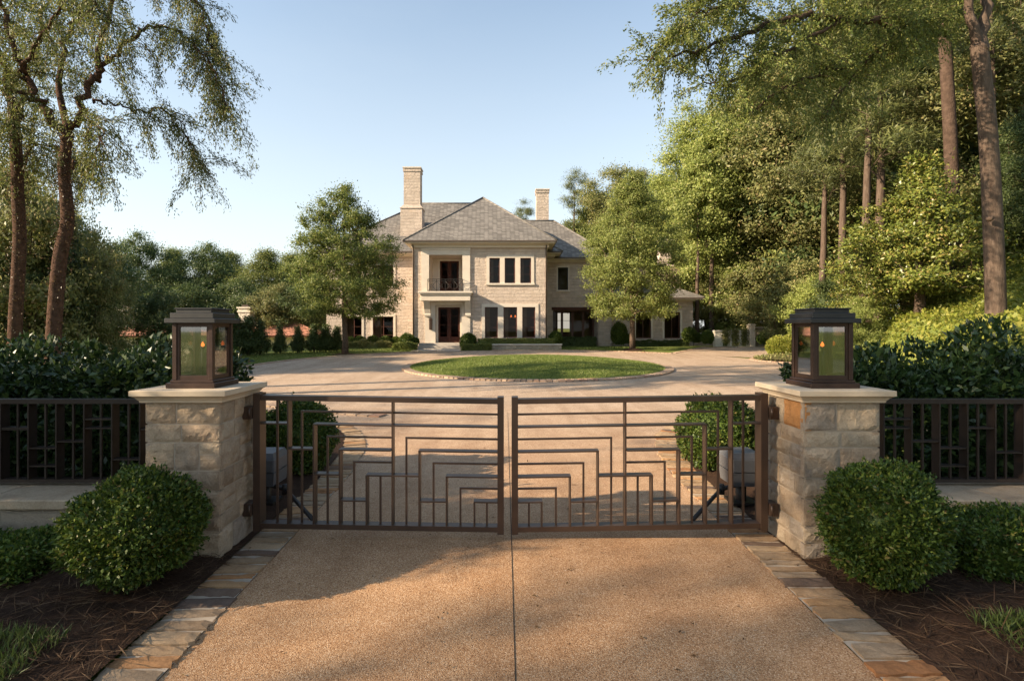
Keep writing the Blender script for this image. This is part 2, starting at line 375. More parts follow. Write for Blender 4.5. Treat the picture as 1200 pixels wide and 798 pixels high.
# ------------------------------------------------------------------ foliage
def unit(a): return a / np.maximum(np.linalg.norm(a, axis=1, keepdims=True), 1e-9)
def leaf_arrays(P, L, rng, aspect=.5, up=.5, D=None, fold=.12, dbias=0., NN=None):
    """one folded diamond leaf per point: axis D (random if None), blade normal biased upward"""
    n = len(P); L = np.broadcast_to(np.asarray(L, float), (n,)) * rng.uniform(.65, 1.3, n)
    if D is None: D = rng.normal(size=(n,3)); D[:,2] += dbias
    D = unit(D)
    nn = rng.normal(size=(n,3)) if NN is None else NN + rng.normal(size=(n,3))*.45
    nn[:,2] += up * (2 if NN is None else 1)
    S = unit(np.cross(D, nn)); U = np.cross(S, D)
    L = L[:,None]; W = L * aspect * .5
    mid = P + D * L * .45 + U * L * fold
    V = np.stack([P, mid + S*W, P + D*L, mid - S*W], 1).reshape(-1,3)
    return V
def leaves_to_mesh(name, V, mat):
    me = bpy.data.meshes.new(name); n = len(V); q = n // 4
    me.vertices.add(n); me.vertices.foreach_set('co', V.astype(np.float32).ravel())
    me.loops.add(n); me.loops.foreach_set('vertex_index', np.arange(n, dtype=np.int32))
    me.polygons.add(q); me.polygons.foreach_set('loop_start', np.arange(0, n, 4, dtype=np.int32))
    me.materials.append(mat); me.update(calc_edges=True); return me

def clump_leaves(C, rad, per, L, rng, flat=.6, aspect=.5, up=.5, dbias=0., out=.6):
    """leaf points spread through ellipsoidal clumps C with radii rad"""
    k = np.maximum(8, (per * (rad / rad.mean())**2).astype(int))
    idx = np.repeat(np.arange(len(C)), k); n = len(idx)
    g = unit(rng.normal(size=(n,3))) * (rng.uniform(0,1,n)**.45)[:,None]
    g *= (1 + .35*rng.normal(size=(n,1)))
    o = g * rad[idx][:,None]; o[:,2] *= flat
    D = g * out * .4 + rng.normal(size=(n,3)) * .7; D[:,2] += dbias
    c0 = C.mean(0); cr = unit((C - c0) * np.array([1,1,.6]))
    return leaf_arrays(C[idx] + o, L, rng, aspect, up, D, NN=unit(g)*.9 + cr[idx]*.5)

def branch_net(mb, trunk, trad, C, rng, tip=.012, n=6, droop=0.15, expo=.45, mi=0, maxr=None):
    """join every clump centre to the nearest earlier node; pipe-model radii"""
    nodes = [Vector(p) for p in trunk]; par = [max(i-1,0) for i in range(len(nodes))]
    nt_ = len(nodes); load = [0.]*nt_
    A = [tuple(p) for p in nodes]
    ax = np.array(A)[:, :2].mean(0)
    order = np.argsort(np.hypot(C[:,0]-ax[0], C[:,1]-ax[1]) + .15*np.abs(rng.normal(size=len(C))))
    chains = []
    for ci in order:
        c = C[ci]; arr = np.array(A)
        d = np.linalg.norm(arr - c, axis=1); hor = np.hypot(arr[:,0]-c[0], arr[:,1]-c[1])
        pen = d + 1.2*np.maximum(0, arr[:,2] - c[2] + .35*hor)
        pen[:max(2, nt_//4)] += 3
        j = int(np.argmin(pen)); a = nodes[j]; b = Vector(c)
        ln = (b-a).length
        m = (a+b)/2 + Vector(rng.normal(size=3))*ln*.09 + Vector((0,0,ln*droop))
        prev = j; ids = [j]
        for t in (.34, .67, 1.):
            p = a*(1-t)**2 + m*2*t*(1-t) + b*t*t
            nodes.append(p); A.append(tuple(p)); par.append(prev); load.append(0.); prev = len(nodes)-1; ids.append(prev)
        load[prev] += 1; chains.append(ids)
    for i in range(len(nodes)-1, nt_-1, -1): load[par[i]] += load[i]
    for ids in chains:
        r = [tip * max(1, load[i])**expo for i in ids]
        r[0] = min(r[1]*1.15, trad[min(ids[0], nt_-1)]*.8 if ids[0] < nt_ else 9)
        if maxr: r = [min(q, maxr) for q in r]
        mb.tube([nodes[i] for i in ids], r, n if r[1] > .03 else 4, mi, cap=False)
    mb.tube(trunk, trad, 10, mi)

def envelope(rng, n, zb, zt, rad, prof, lob=.22, shell=.5):
    """points inside a lobed solid of revolution; prof(t) gives relative radius"""
    ph = rng.uniform(0, 6.28, 6); out = []
    while len(out) < n:
        t = rng.uniform(); r0 = prof(t)
        if rng.uniform() > r0 + .12: continue
        a = rng.uniform(0, 6.28)
        lobe = 1 + lob*(math.sin(3*a+ph[0]+5*t) + .7*math.sin(5*a+ph[1]-7*t) + .6*math.sin(2*a+ph[2]+11*t))*.6
        r = rad * r0 * lobe * rng.uniform()**shell
        out.append((r*math.cos(a), r*math.sin(a), zb + (zt-zb)*t))
    return np.array(out)

def tree_meshes(name, seed, h, zb, rad, prof, nclump, per, L, leaf, bark, crad=.8, flat=.6, tr=.2, wob=.15, aspect=.5, up=.5, dbias=0., shell=.5, lob=.22, droop=.12, tip=.012):
    rng = np.random.default_rng(seed)
    C = envelope(rng, nclump, zb, h, rad, prof, lob, shell)
    k = 9; ts = np.linspace(0, 1, k)
    wx = np.cumsum(rng.normal(size=k))*wob*h/60; wy = np.cumsum(rng.normal(size=k))*wob*h/60
    trunk = [((wx[i]-wx[0]), (wy[i]-wy[0]), ts[i]*h*.9 - (.15 if i == 0 else 0)) for i in range(k)]
    trad = [tr*(1.25 if i == 0 else (1-ts[i])**.8 + .06) for i in range(k)]
    C[:,0] += np.interp(C[:,2], ts*h*.9, wx-wx[0]); C[:,1] += np.interp(C[:,2], ts*h*.9, wy-wy[0])
    mb = MB(); branch_net(mb, trunk, trad, C, rng, tip, 6, droop)
    crs = crad * rng.uniform(.6, 1.35, len(C))
    V = clump_leaves(C, crs, per, L, rng, flat, aspect, up, dbias)
    return mb.mesh(name + '_trunk', bark), leaves_to_mesh(name + '_crown', V, leaf)

def place_tree(meshes, name, label, cat, x, y, s=1., rz=0., group=None, z=None, sz=None, trunk='trunk', crown='crown'):
    z = Hf(x, y) - .03 if z is None else z
    t = thing(name, label, cat, (x, y, z), rz, group); t.scale = (s, s, sz or s)
    if meshes[0] is not None: link(trunk, meshes[0], t)
    link(crown, meshes[1], t); return t

p_oval = lambda t: max(.05, math.sin(math.pi*min(1, .12+.88*t)**.75))**.8
p_round = lambda t: max(.05, math.sin(math.pi*(.08+.9*t)))**.6
p_cone = lambda t: max(.04, (1-t)**.8 * min(1, .55+2.5*t))
p_tall = lambda t: max(.1, .5 + .5*math.sin(math.pi*(.1+.85*t)))
p_egg = lambda t: max(.06, math.sin(math.pi*(.13+.87*t)**.72))**.75
p_lawn = lambda t: max(.05, min(1, .72+1.9*t) * (1-t)**.62)

def shrub_mesh(name, seed, surf, n, L, leaf, aspect=.5, up=.4, inner=.22, jit=.05, shoots=0):
    """clipped shrub: surf(rng,n) gives surface points and outward normals"""
    rng = np.random.default_rng(seed)
    P, Nn = surf(rng, n)
    depth = inner * rng.uniform(0,1,n)**1.6
    P = P - Nn*depth[:,None] + rng.normal(size=(n,3))*jit*.35
    D = Nn*.9 + rng.normal(size=(n,3))*.75; D[:,2] += .25
    V = leaf_arrays(P, L, rng, aspect, up, D)
    if shoots:
        Q, Qn = surf(rng, shoots); k = 9
        dd = unit(Qn + rng.normal(size=Qn.shape)*.35 + np.array([0,0,.5])); ln = rng.uniform(.02,.075,(shoots,1))
        PP = np.concatenate([Q + dd*ln*(j/k) + rng.normal(size=Q.shape)*.004 for j in range(k)]); DD = np.concatenate([dd*.6 + rng.normal(size=Q.shape)*.7 for j in range(k)])
        V = np.concatenate([V, leaf_arrays(PP, L*.85, rng, aspect, up, DD)])
    return leaves_to_mesh(name, V, leaf)
def ball_surf(rx, ry, rz, lump=.05, cut=-.8, seed=1):
    ph = np.random.default_rng(seed).uniform(0, 6.28, 8)
    def f(rng, n):
        u = unit(rng.normal(size=(int(n*1.6),3))); u = u[u[:,2] > cut]
        u = u[np.arange(n) % len(u)]
        k = 1 + lump*(np.sin(5*u[:,0]+ph[0])*np.sin(4*u[:,1]+ph[1]) + .7*np.sin(9*u[:,2]+ph[2]+3*u[:,0]) + .6*np.sin(13*u[:,0]+ph[3])*np.sin(11*u[:,1]+7*u[:,2]+ph[4]))
        return u*np.array([rx,ry,rz])*k[:,None], u
    return f
def box_surf(x0,x1,y0,y1,z0,z1, lump=.03, seed=1):
    ph = np.random.default_rng(seed).uniform(0, 6.28, 8)
    def f(rng, n):
        a = np.array([(x1-x0)*(z1-z0)]*2 + [(y1-y0)*(z1-z0)]*2 + [(x1-x0)*(y1-y0)]); a = a/a.sum()
        k = rng.choice(5, n, p=a); u = rng.uniform(size=(n,3))
        P = np.stack([x0+(x1-x0)*u[:,0], y0+(y1-y0)*u[:,1], z0+(z1-z0)*u[:,2]], 1); Nn = np.zeros((n,3))
        for i,(ax,val,sg) in enumerate(((1,y0,-1),(1,y1,1),(0,x0,-1),(0,x1,1),(2,z1,1))):
            m = k == i; P[m,ax] = val; Nn[m,ax] = sg
        q = lump*(np.sin(3.1*P[:,0]+ph[0])+np.sin(5.3*P[:,0]+2*P[:,2]+ph[1])+np.sin(4.1*P[:,1]+ph[2])+.6*np.sin(11*P[:,0]+9*P[:,2]+ph[3]))
        c = np.array([(x0+x1)/2,(y0+y1)/2,(z0+z1)/2]); half = np.array([(x1-x0)/2,(y1-y0)/2,(z1-z0)/2])
        e = (P-c)/half; rr = np.clip((np.sort(np.abs(e),1)[:,1]-.8)/.2, 0, 1)
        P = P + Nn*(q[:,None] - rr[:,None]*.05)
        return P, unit(Nn + .35*unit(e))
    return f
def core_ball(rx, ry, rz, mat, c=(0,0,0), n=14):
    mb = MB(); prof = [(0.001, -rz)] + [(rx*math.cos(a), rz*math.sin(a)) for a in np.linspace(-1.45, 1.45, 9)] + [(.001, rz)]
    mb.lathe(prof, c, n); return mb
def shrub(name, label, cat, x, y, z, mesh, group=None, s=1., rz=0., stem=None, sz=None):
    t = thing(name, label, cat, (x, y, z), rz, group); t.scale = (s, s, sz or s)
    link('foliage', mesh, t)
    if stem is not None: link('stem', stem, t)
    return t

def limb_sprays(paths, rng, L, per_m, twig=1.2, droop=.5, spread=.5, start=.35, twig_step=.3, aspect=.4, leafjit=.08, sub=2, tips=None):
    """drooping leafy twigs along limbs; returns twig polylines and leaf vertices"""
    tw = []; P = []; D = []
    for path in paths:
        pts = [Vector(p) for p in path]
        seg = [(pts[i+1]-pts[i]).length for i in range(len(pts)-1)]; tot = sum(seg); s = tot*start
        while s < tot:
            q = s; i = 0
            while i < len(seg)-1 and q > seg[i]: q -= seg[i]; i += 1
            t = (pts[i+1]-pts[i]).normalized(); p = pts[i] + t*q
            for _ in range(sub):
                d = (t*rng.uniform(.1,.9) + Vector(rng.normal(size=3))*spread).normalized()
                ln = twig*rng.uniform(.45,1.35); k = 6; tp = [p.copy()]; cur = p.copy()
                for j in range(k):
                    d = (d + Vector((0,0,-droop*rng.uniform(.5,1.3)))*(1.6/k) + Vector(rng.normal(size=3))*.07).normalized()
                    cur = cur + d*(ln/k); tp.append(cur.copy())
                tw.append(tp)
                m = max(3, int(per_m*ln))
                for _k in range(m):
                    u = rng.uniform(.12,1)*k; j = min(int(u), k-1); a = tp[j].lerp(tp[j+1], u-j)
                    P.append((a.x+rng.normal()*leafjit, a.y+rng.normal()*leafjit, a.z+rng.normal()*leafjit))
                    dd = (tp[j+1]-tp[j]).normalized(); D.append((dd.x+rng.normal()*.6, dd.y+rng.normal()*.6, dd.z+rng.normal()*.6-.3))
            s += twig_step*rng.uniform(.6,1.4)
    return tw, leaf_arrays(np.array(P), L, rng, aspect, .3, np.array(D))
def smooth_path(pts, k=4):
    pts = [Vector(p) for p in pts]; out = []
    for i in range(len(pts)-1):
        p0, p1, p2, p3 = pts[max(i-1,0)], pts[i], pts[i+1], pts[min(i+2,len(pts)-1)]
        for j in range(k):
            t = j/k
            out.append(.5*((2*p1)+(p2-p0)*t+(2*p0-5*p1+4*p2-p3)*t*t+(3*p1-p0-3*p2+p3)*t*t*t))
    out.append(pts[-1]); return out
# ------------------------------------------------------------------ terrain and paving
def grid_sheet(name, xs, ys, zf, mats):
    X, Y = np.meshgrid(xs, ys); Z = zf(X, Y); nx = len(xs)
    me = bpy.data.meshes.new(name)
    vs = np.stack([X, Y, Z], 2).reshape(-1,3)
    fs = [(j*nx+i, j*nx+i+1, (j+1)*nx+i+1, (j+1)*nx+i) for j in range(len(ys)-1) for i in range(nx-1)]
    me.from_pydata(vs.tolist(), [], fs); me.materials.append(mats); me.polygons.foreach_set('use_smooth', [True]*len(fs)); me.update()
    o = link(name, me); o['kind'] = 'structure'; return o
xs = np.unique(np.concatenate([[-900,-500,-250,-150,-100,-70,-55,-45], np.arange(-40,40.1,1), [45,55,70,100,150,250,500,900]]))
ys = np.unique(np.concatenate([[-300,-120,-60,-35,-20], np.arange(-12,60.1,1), [65,75,90,120,180,300,600,1200]]))
grid_sheet('ground', xs, ys, lambda X, Y: H(X, Y) - .012, M['lawn'])

def drive_half(y):   # half width of the driveway leading to the round court
    return np.interp(y, [-4, 2, 5.2, 7, 8.2, 9.2, 10.0, 10.7, 11.2, 12.2], [1.92, 1.92, 2.02, 2.08, 2.22, 2.5, 2.95, 3.8, 4.9, 5.6])
mb = MB()
ry = [-4,-2,0,2,4,5.2,6,7,7.6,8.2,8.7,9.2,9.6,10,10.35,10.7,11,11.2,12.2]
for a, b in zip(ry[:-1], ry[1:]):
    wa, wb = drive_half(a), drive_half(b); o = .08
    mb.quad((o-wa,a,Hf(0,a)+.008), (o+wa,a,Hf(0,a)+.008), (o+wb,b,Hf(0,b)+.008), (o-wb,b,Hf(0,b)+.008))
struct('driveway', mb, M['aggregate'])
mb = MB(); n = 96; rr = [0.01, 5.5, 9, DR]
vs = [(DC[0]+r*math.cos(2*math.pi*k/n), DC[1]+r*math.sin(2*math.pi*k/n), Hf(0, DC[1]+r*math.sin(2*math.pi*k/n))+.004) for r in rr for k in range(n)]
mb.add(vs, [(i*n+k, (i+1)*n+k, (i+1)*n+(k+1)%n, i*n+(k+1)%n) for i in range(3) for k in range(n)])
struct('motor_court', mb, M['aggregate'])
mb = MB()
pl = [(9.5,31.0),(13.2,28.0),(17,30.0),(24,33),(34,36),(34,39.3),(14.8,39.3),(12.0,34.8),(10.4,32.4)]
mb.add([(x,y,.0167*(min(y,40)-6)+.012) for x,y in pl], [tuple(range(len(pl)))])
struct('side_drive', mb, M['aggregate'])
mb = MB(); mb.box(.052,.062,-4,12,-.05,.0); 
vs = []
for y in (-4,6,11.5): vs += [(.053,y,Hf(0,y)+.0105),(.059,y,Hf(0,y)+.0105)]
mb = MB(); mb.add(vs, [(0,1,3,2),(2,3,5,4)]); struct('driveway_joint', mb, M['joint'])
mb = MB(); mb.quad((-6.0,34.0,Hf(0,34.0)+.013),(-2.9,34.0,Hf(0,34.0)+.013),(-2.9,35.6,Hf(0,35.6)+.013),(-6.0,35.6,Hf(0,35.6)+.013))
struct('entry_path', mb, M['flagstone'])

# stone edging: blocks across a band, each block its own island
def edging(name, line, width, mat, seed, step=(.15,.28), top=.03, fine=True, closed=False):
    rng = np.random.default_rng(seed); mb = MB()
    pts = [Vector((p[0], p[1], 0)) for p in line]
    L = [0.]
    for i in range(len(pts)-1): L.append(L[-1]+(pts[i+1]-pts[i]).length)
    def at(s):
        i = min(max(int(np.searchsorted(L, s))-1, 0), len(pts)-2); t = (s-L[i])/max(1e-6, L[i+1]-L[i])
        d = (pts[i+1]-pts[i]).normalized(); return pts[i].lerp(pts[i+1], t), Vector((-d.y, d.x, 0))
    s = 0.
    while s < L[-1]-.05:
        w = min(rng.uniform(*step), L[-1]-s); g = .012 if fine else .02
        a, na = at(s+g); b, nb = at(s+w-g)
        w0 = width*(1+rng.uniform(-.07,.07) if fine else 1); tz = top + rng.uniform(-.006,.006)
        sk = rng.uniform(-.035,.035) if fine else 0
        if fine:
            nu, nv = 4, 7; V = []; hz = rng.normal(size=(nu,nv))*.002 + np.outer(np.linspace(-1,1,nu), np.ones(nv))*rng.normal()*.004
            for i in range(nu):
                for j in range(nv):
                    u, v = i/(nu-1), j/(nv-1); e = (i in (0,nu-1)) or (j in (0,nv-1))
                    p = a.lerp(b, u) + na.lerp(nb, u)*((v-.5)*w0)
                    jit = rng.normal()*.006 if e else 0
                    p = p + (b-a).normalized()*(jit*.7 + sk*(v-.5)) + na*jit
                    z = Hf(p.x, p.y) + tz + hz[i,j] - (.006 if e else 0); V.append((p.x,p.y,z))
            Fq = [(i*nv+j,(i+1)*nv+j,(i+1)*nv+j+1,i*nv+j+1) for i in range(nu-1) for j in range(nv-1)]
            rim = [j for j in range(nv)] + [i*nv+nv-1 for i in range(1,nu)] + [(nu-1)*nv+j for j in range(nv-2,-1,-1)] + [i*nv for i in range(nu-2,0,-1)]
            o = len(V); V += [(V[k][0],V[k][1],V[k][2]-.09) for k in rim]; m = len(rim)
            Fq += [(rim[k], rim[(k+1)%m], o+(k+1)%m, o+k) for k in range(m)]
            mb.add(V, Fq, 0, False)
        else:
            c = [a-na*w0/2, b-nb*w0/2, b+nb*w0/2, a+na*w0/2]
            V = [(p.x,p.y,Hf(p.x,p.y)-.06) for p in c] + [(p.x,p.y,Hf(p.x,p.y)+tz) for p in c]
            mb.add(V, [(4,5,6,7),(0,1,5,4),(1,2,6,5),(2,3,7,6),(3,0,4,7)])
        s += w
    # mortar bed under the blocks
    bm = []; k = max(2, int(L[-1]/.25)); fs = []
    for i in range(k+1):
        p, nn = at(L[-1]*i/k)
        for sg in (-1, 1):
            q = p + nn*sg*width*.5; bm.append((q.x, q.y, Hf(q.x,q.y)+top*.5))
    for i in range(k): fs.append((2*i,2*i+2,2*i+3,2*i+1))
    mb.add(bm, fs, 1)
    return struct(name, mb, [mat, M['mortar']])
def side_line(sg):
    ys_ = [-3,0,2,4,5.2,6,7,7.6,8.2,8.7,9.2,9.6,10,10.35,10.7,11.0]
    return [(.08 + sg*(float(drive_half(y))+.17), y) for y in ys_]
edging('stone_edging', side_line(-1)[::-1], .34, M['edging_stone'], 3, (.09,.165))
edging('stone_edging', side_line(1), .34, M['edging_stone'], 5, (.09,.165))
def arc(a0, a1, r, n=40): return [(DC[0]+r*math.cos(R(a0+(a1-a0)*i/n)), DC[1]+r*math.sin(R(a0+(a1-a0)*i/n))) for i in range(n+1)]
edging('court_edging', arc(116, 252, DR+.12), .3, M['far_edging'], 8, (.2,.3), .035, False)
edging('court_edging', arc(292, 378, DR+.12), .3, M['far_edging'], 9, (.2,.3), .035, False)
edging('court_edging', arc(46, 103, DR+.12), .3, M['far_edging'], 11, (.2,.3), .035, False)

edging('court_edging', [(9.9,31.7),(10.3,32.4),(11.9,34.8),(13.2,36.9),(14.7,39.2)], .3, M['far_edging'], 13, (.2,.3), .035, False)

# lawn island in the court: domed turf inside a ring of pavers
IR = 5.25
edging('island_edging', arc(0, 360, IR+.17, 100), .36, M['far_edging'], 12, (.16,.24), .06, False)
def dome(x, y):
    d = np.hypot(np.asarray(x)-DC[0], np.asarray(y)-DC[1])
    return H(x, y) + .05 + .33*(1-np.clip(d/IR,0,1)**2)
mb = MB(); n = 64; rr = [.01, 1.3, 2.6, 3.9, 4.7, IR]
vs = []
for r in rr:
    for k in range(n):
        x = DC[0]+r*math.cos(2*math.pi*k/n); y = DC[1]+r*math.sin(2*math.pi*k/n); vs.append((x,y,float(dome(x,y))))
mb.add(vs, [(i*n+k, (i+1)*n+k, (i+1)*n+(k+1)%n, i*n+(k+1)%n) for i in range(len(rr)-1) for k in range(n)], 0, True)
struct('lawn_island', mb, M['lawn'])

# planting beds of pine straw along the drive
def bed_z(x, y, edge):
    return H(x, y) + .035 + .07*np.clip(edge/.6, 0, 1) + .02*np.sin(2.3*x+1.1*y)*np.sin(1.7*y)
def bed(name, sg, mat):
    ys_ = np.array([-3,0,1,2,2.6,3.2,3.8,4.4,5.2,6,7,7.6,8.2,8.7,9.2,9.6,10,10.35,10.6]); vs = []; fs = []
    outer = [.0,.25,.6,1.2,2,3.2,5,8] 
    for y in ys_:
        for u in outer:
            x = .08 + sg*(float(drive_half(y))+.33+u*(1 if y < 8.2 else max(.1,(10.8-y)/2.6))); vs.append((x,y,float(bed_z(x,y,u))))
    k = len(outer)
    for j in range(len(ys_)-1):
        for i in range(k-1): fs.append((j*k+i,j*k+i+1,(j+1)*k+i+1,(j+1)*k+i))
    mb = MB(); mb.add(vs, fs, 0, True); return struct(name, mb, mat)
bed('mulch_bed', -1, M['mulch']); bed('mulch_bed', 1, M['mulch'])

# pine straw litter, grass tufts: nobody could count them
rng = np.random.default_rng(21)
def scatter(n, fx): 
    P = fx(n); return P
def straw_pts(sg, n):
    y = rng.uniform(1.6, 4.6, n); u = rng.uniform(.02, 3.2, n)**1.15
    x = .08 + sg*(np.array(drive_half(y))+.33+u); return np.stack([x,y,bed_z(x,y,u)+rng.uniform(.0,.02,n)],1)
P = np.concatenate([straw_pts(-1, 9000), straw_pts(1, 9000)])
D = rng.normal(size=P.shape); D[:,2] = np.abs(D[:,2])*.15
o = link('pine_straw', leaves_to_mesh('pine_straw', leaf_arrays(P, .16, rng, .035, 1., D, .03), M['straw']))
tag(o, 'brown pine straw litter spread over the beds beside the driveway', 'pine straw', kind='stuff')
# low grass in the two near corners
def blades(P, L, asp): 
    D = rng.normal(size=P.shape)*.55; D[:,2] = 1
    return leaf_arrays(P, L, rng, asp, 0, D, .1)
PP = []
for sg, x0, x1, y0, y1 in ((-1,-5.4,-2.55,2.0,3.15),(1,2.85,5.4,2.1,3.3)):
    n = 45000; x = rng.uniform(x0,x1,n); y = rng.uniform(y0,y1,n)
    k = np.sin(3*x+1.3)*np.sin(4*y+x) + (np.abs(x)-2.9)*1.3 + (2.9-y)*1.5 + rng.normal(size=n)*.5 > -.25
    x, y = x[k], y[k]; u = np.abs(x-.08)-np.array(drive_half(y))-.33
    PP.append(np.stack([x,y,bed_z(x,y,u)],1))
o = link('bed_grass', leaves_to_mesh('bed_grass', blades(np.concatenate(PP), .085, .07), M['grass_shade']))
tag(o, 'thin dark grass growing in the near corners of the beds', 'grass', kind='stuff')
n = 90000; a = rng.uniform(0,6.283,n); r = IR*np.sqrt(rng.uniform(0,1,n)); x = DC[0]+r*np.cos(a); y = DC[1]+r*np.sin(a)
o = link('island_grass', leaves_to_mesh('island_grass', blades(np.stack([x,y,dome(x,y)-.005],1), .07, .16), M['grass_blade']))
tag(o, 'mown green grass covering the round lawn island', 'grass', kind='stuff')
# lawn verge round the far side of the court
n = 110000; x = rng.uniform(-17, 16, n); y = rng.uniform(21, 40, n); d = np.hypot(x-DC[0], y-DC[1])
k = (d > DR+.3) & (d < DR+5.5) & ((x < 9) | (y > 36) ) & ~((x > -6) & (x < -2.9) & (y > 33.9)) & ~((x>8.5)&(y<39.4)&(y>27)&(x>10+.28*(y-32)))
x, y = x[k], y[k]
o = link('verge_grass', leaves_to_mesh('verge_grass', blades(np.stack([x,y,H(x,y)-.015],1), .08, .2), M['grass_blade']))
tag(o, 'green lawn grass between the court edging and the house', 'grass', kind='stuff')

# a few fallen leaves and twigs on the paving
n = 420; y = rng.uniform(2.2, 12, n); x = .08 + (np.array(drive_half(y))+.25)*np.clip(rng.normal(size=n)*.75,-1,1)
D = rng.normal(size=(n,3)); D[:,2] *= .12
o = link('leaf_litter', leaves_to_mesh('leaf_litter', leaf_arrays(np.stack([x,y,H(0*x,y)+.016],1), .03, rng, .45, 3, D, .1), M['leaf_litter'])); tag(o, 'scattered dry leaf bits lying on the driveway', 'leaf litter', kind='stuff')
# ------------------------------------------------------------------ gate pillars
PY0, PY1 = 4.37, 5.0
def rock_slab(mb, o, du, dv, dn, w, h, rng, dep=.017, mi=0):
    """rock-faced stone: grid on the plane o + du*u + dv*v pushed out along dn"""
    o, du, dv, dn = Vector(o), Vector(du), Vector(dv), Vector(dn); V = []
    nu = max(5, int(w/.02)); nv = max(5, int(h/.02)); sd_ = float(rng.uniform(0,90))
    ph = rng.uniform(0,6.28,4); tiltu, tiltv = rng.normal()*.006, rng.normal()*.006
    for i in range(nu):
        for j in range(nv):
            u, v = i/(nu-1), j/(nv-1); e = min(i, nu-1-i, j, nv-1-j)
            k = dep*(.25 if e == 0 else .8 if e == 1 else 1)
            d = k + (0 if e == 0 else .0145*mnoise.fractal((u*w*9+sd_, v*h*9, sd_), .9, 2.1, 5) + tiltu*(u-.5)+tiltv*(v-.5))*(.6 if e == 1 else 1)
            ju = rng.normal()*.003 if e == 0 else rng.normal()*.006; 
            V.append(o + du*(w*u+ (ju if 0<i<nu-1 else -ju*.3)) + dv*(h*v + (rng.normal()*.003 if 0<j<nv-1 else 0)) + dn*d)
    F_ = [(i*nv+j,(i+1)*nv+j,(i+1)*nv+j+1,i*nv+j+1) for i in range(nu-1) for j in range(nv-1)]
    rim = [j for j in range(nv)] + [i*nv+nv-1 for i in range(1,nu)] + [(nu-1)*nv+j for j in range(nv-2,-1,-1)] + [i*nv for i in range(nu-2,0,-1)]
    b = len(V); V += [V[k]-dn*.05 for k in rim]; m = len(rim)
    F_ += [(rim[k], rim[(k+1)%m], b+(k+1)%m, b+k) for k in range(m)]
    mb.add(V, F_, mi, False)
from mathutils import noise as mnoise
def stone_face(mb, o, du, dn, W, courses, rng, g=.013, orange=None):
    """random ashlar: courses of stones, some courses split into two heights"""
    z = 0.
    for h in courses:
        x = 0.
        while x < W-1e-4:
            w = rng.uniform(.17,.38)*(1.1 if h > .18 else 1)
            if W-x-w < .13: w = W-x
            w = min(w, W-x)
            if h > .19 and rng.uniform() < .3:
                hs = h*rng.uniform(.4,.6)
                parts_ = [(0,hs),(hs,h-hs)]
            else: parts_ = [(0,h)]
            for (zz,hh) in parts_:
                p = Vector(o) + Vector(du)*(x+g/2) + Vector((0,0,z+zz+g/2))
                rock_slab(mb, p, du, (0,0,1), dn, w-g, hh-g, rng, mi=1 if orange and z < orange <= z+h and x+w > W-.01 else 0)
            x += w
        z += h
def make_pillar(label, x0, x1, seed):
    rng = np.random.default_rng(seed); cx = (x0+x1)/2; cy = (PY0+PY1)/2
    t = thing('stone_pillar', label, 'pillar', (cx,cy,0))
    courses = []; tot = 0
    hs = [.14,.22,.17,.25,.13,.2,.16,.23,.15]
    while tot < 1.3-1e-6:
        h = hs[(len(courses)+seed) % len(hs)]; h = min(h, 1.3-tot)
        if 1.3-tot-h < .1: h = 1.3-tot
        courses.append(h); tot += h
    i_ = .02
    mb = MB(); mb.box(x0+i_, x1-i_, PY0+i_, PY1-i_, -.1, 1.29); part('core', mb, M['mortar'], t)
    mb = MB()
    stone_face(mb, (x0,PY0+i_,0), (1,0,0), (0,-1,0), x1-x0, courses, rng)
    stone_face(mb, (x1,PY1-i_,0), (-1,0,0), (0,1,0), x1-x0, courses, rng)
    stone_face(mb, (x1-i_,PY0+.004,0), (0,1,0), (1,0,0), PY1-PY0-.008, courses, rng)
    stone_face(mb, (x0+i_,PY1-.004,0), (0,-1,0), (-1,0,0), PY1-PY0-.008, courses, rng, orange=1.08 if x0 > 0 else None)
    part('stonework', mb, [M['pillar_stone'], M['orange_stone']], t)
    mb = MB(); prof = [(.0,1.296),(.02,1.30),(.024,1.318),(.03,1.322),(.042,1.34),(.06,1.352),(.064,1.356),(.072,1.358),(.072,1.396),(.069,1.40)]
    def ring(e, z): return [(x0-e,PY0-e,z),(x1+e,PY0-e,z),(x1+e,PY1+e,z),(x0-e,PY1+e,z)]
    vs = [p for e, z in prof for p in ring(e, z)]; m = len(prof)
    fs = [(i*4+k, i*4+(k+1)%4, (i+1)*4+(k+1)%4, (i+1)*4+k) for i in range(m-1) for k in range(4)]
    fs += [(0,3,2,1), ((m-1)*4,(m-1)*4+1,(m-1)*4+2,(m-1)*4+3)]
    mb.add(vs, fs); part('capstone', mb, M['capstone'], t)
    return t
PL = (-2.94, -2.315); PR = (2.43, 3.06)
make_pillar('pale stone gate pillar carrying the lantern beside the glossy laurel hedge', *PL, 3)
make_pillar('tan stone gate pillar with one orange block below its cap', *PR, 8)

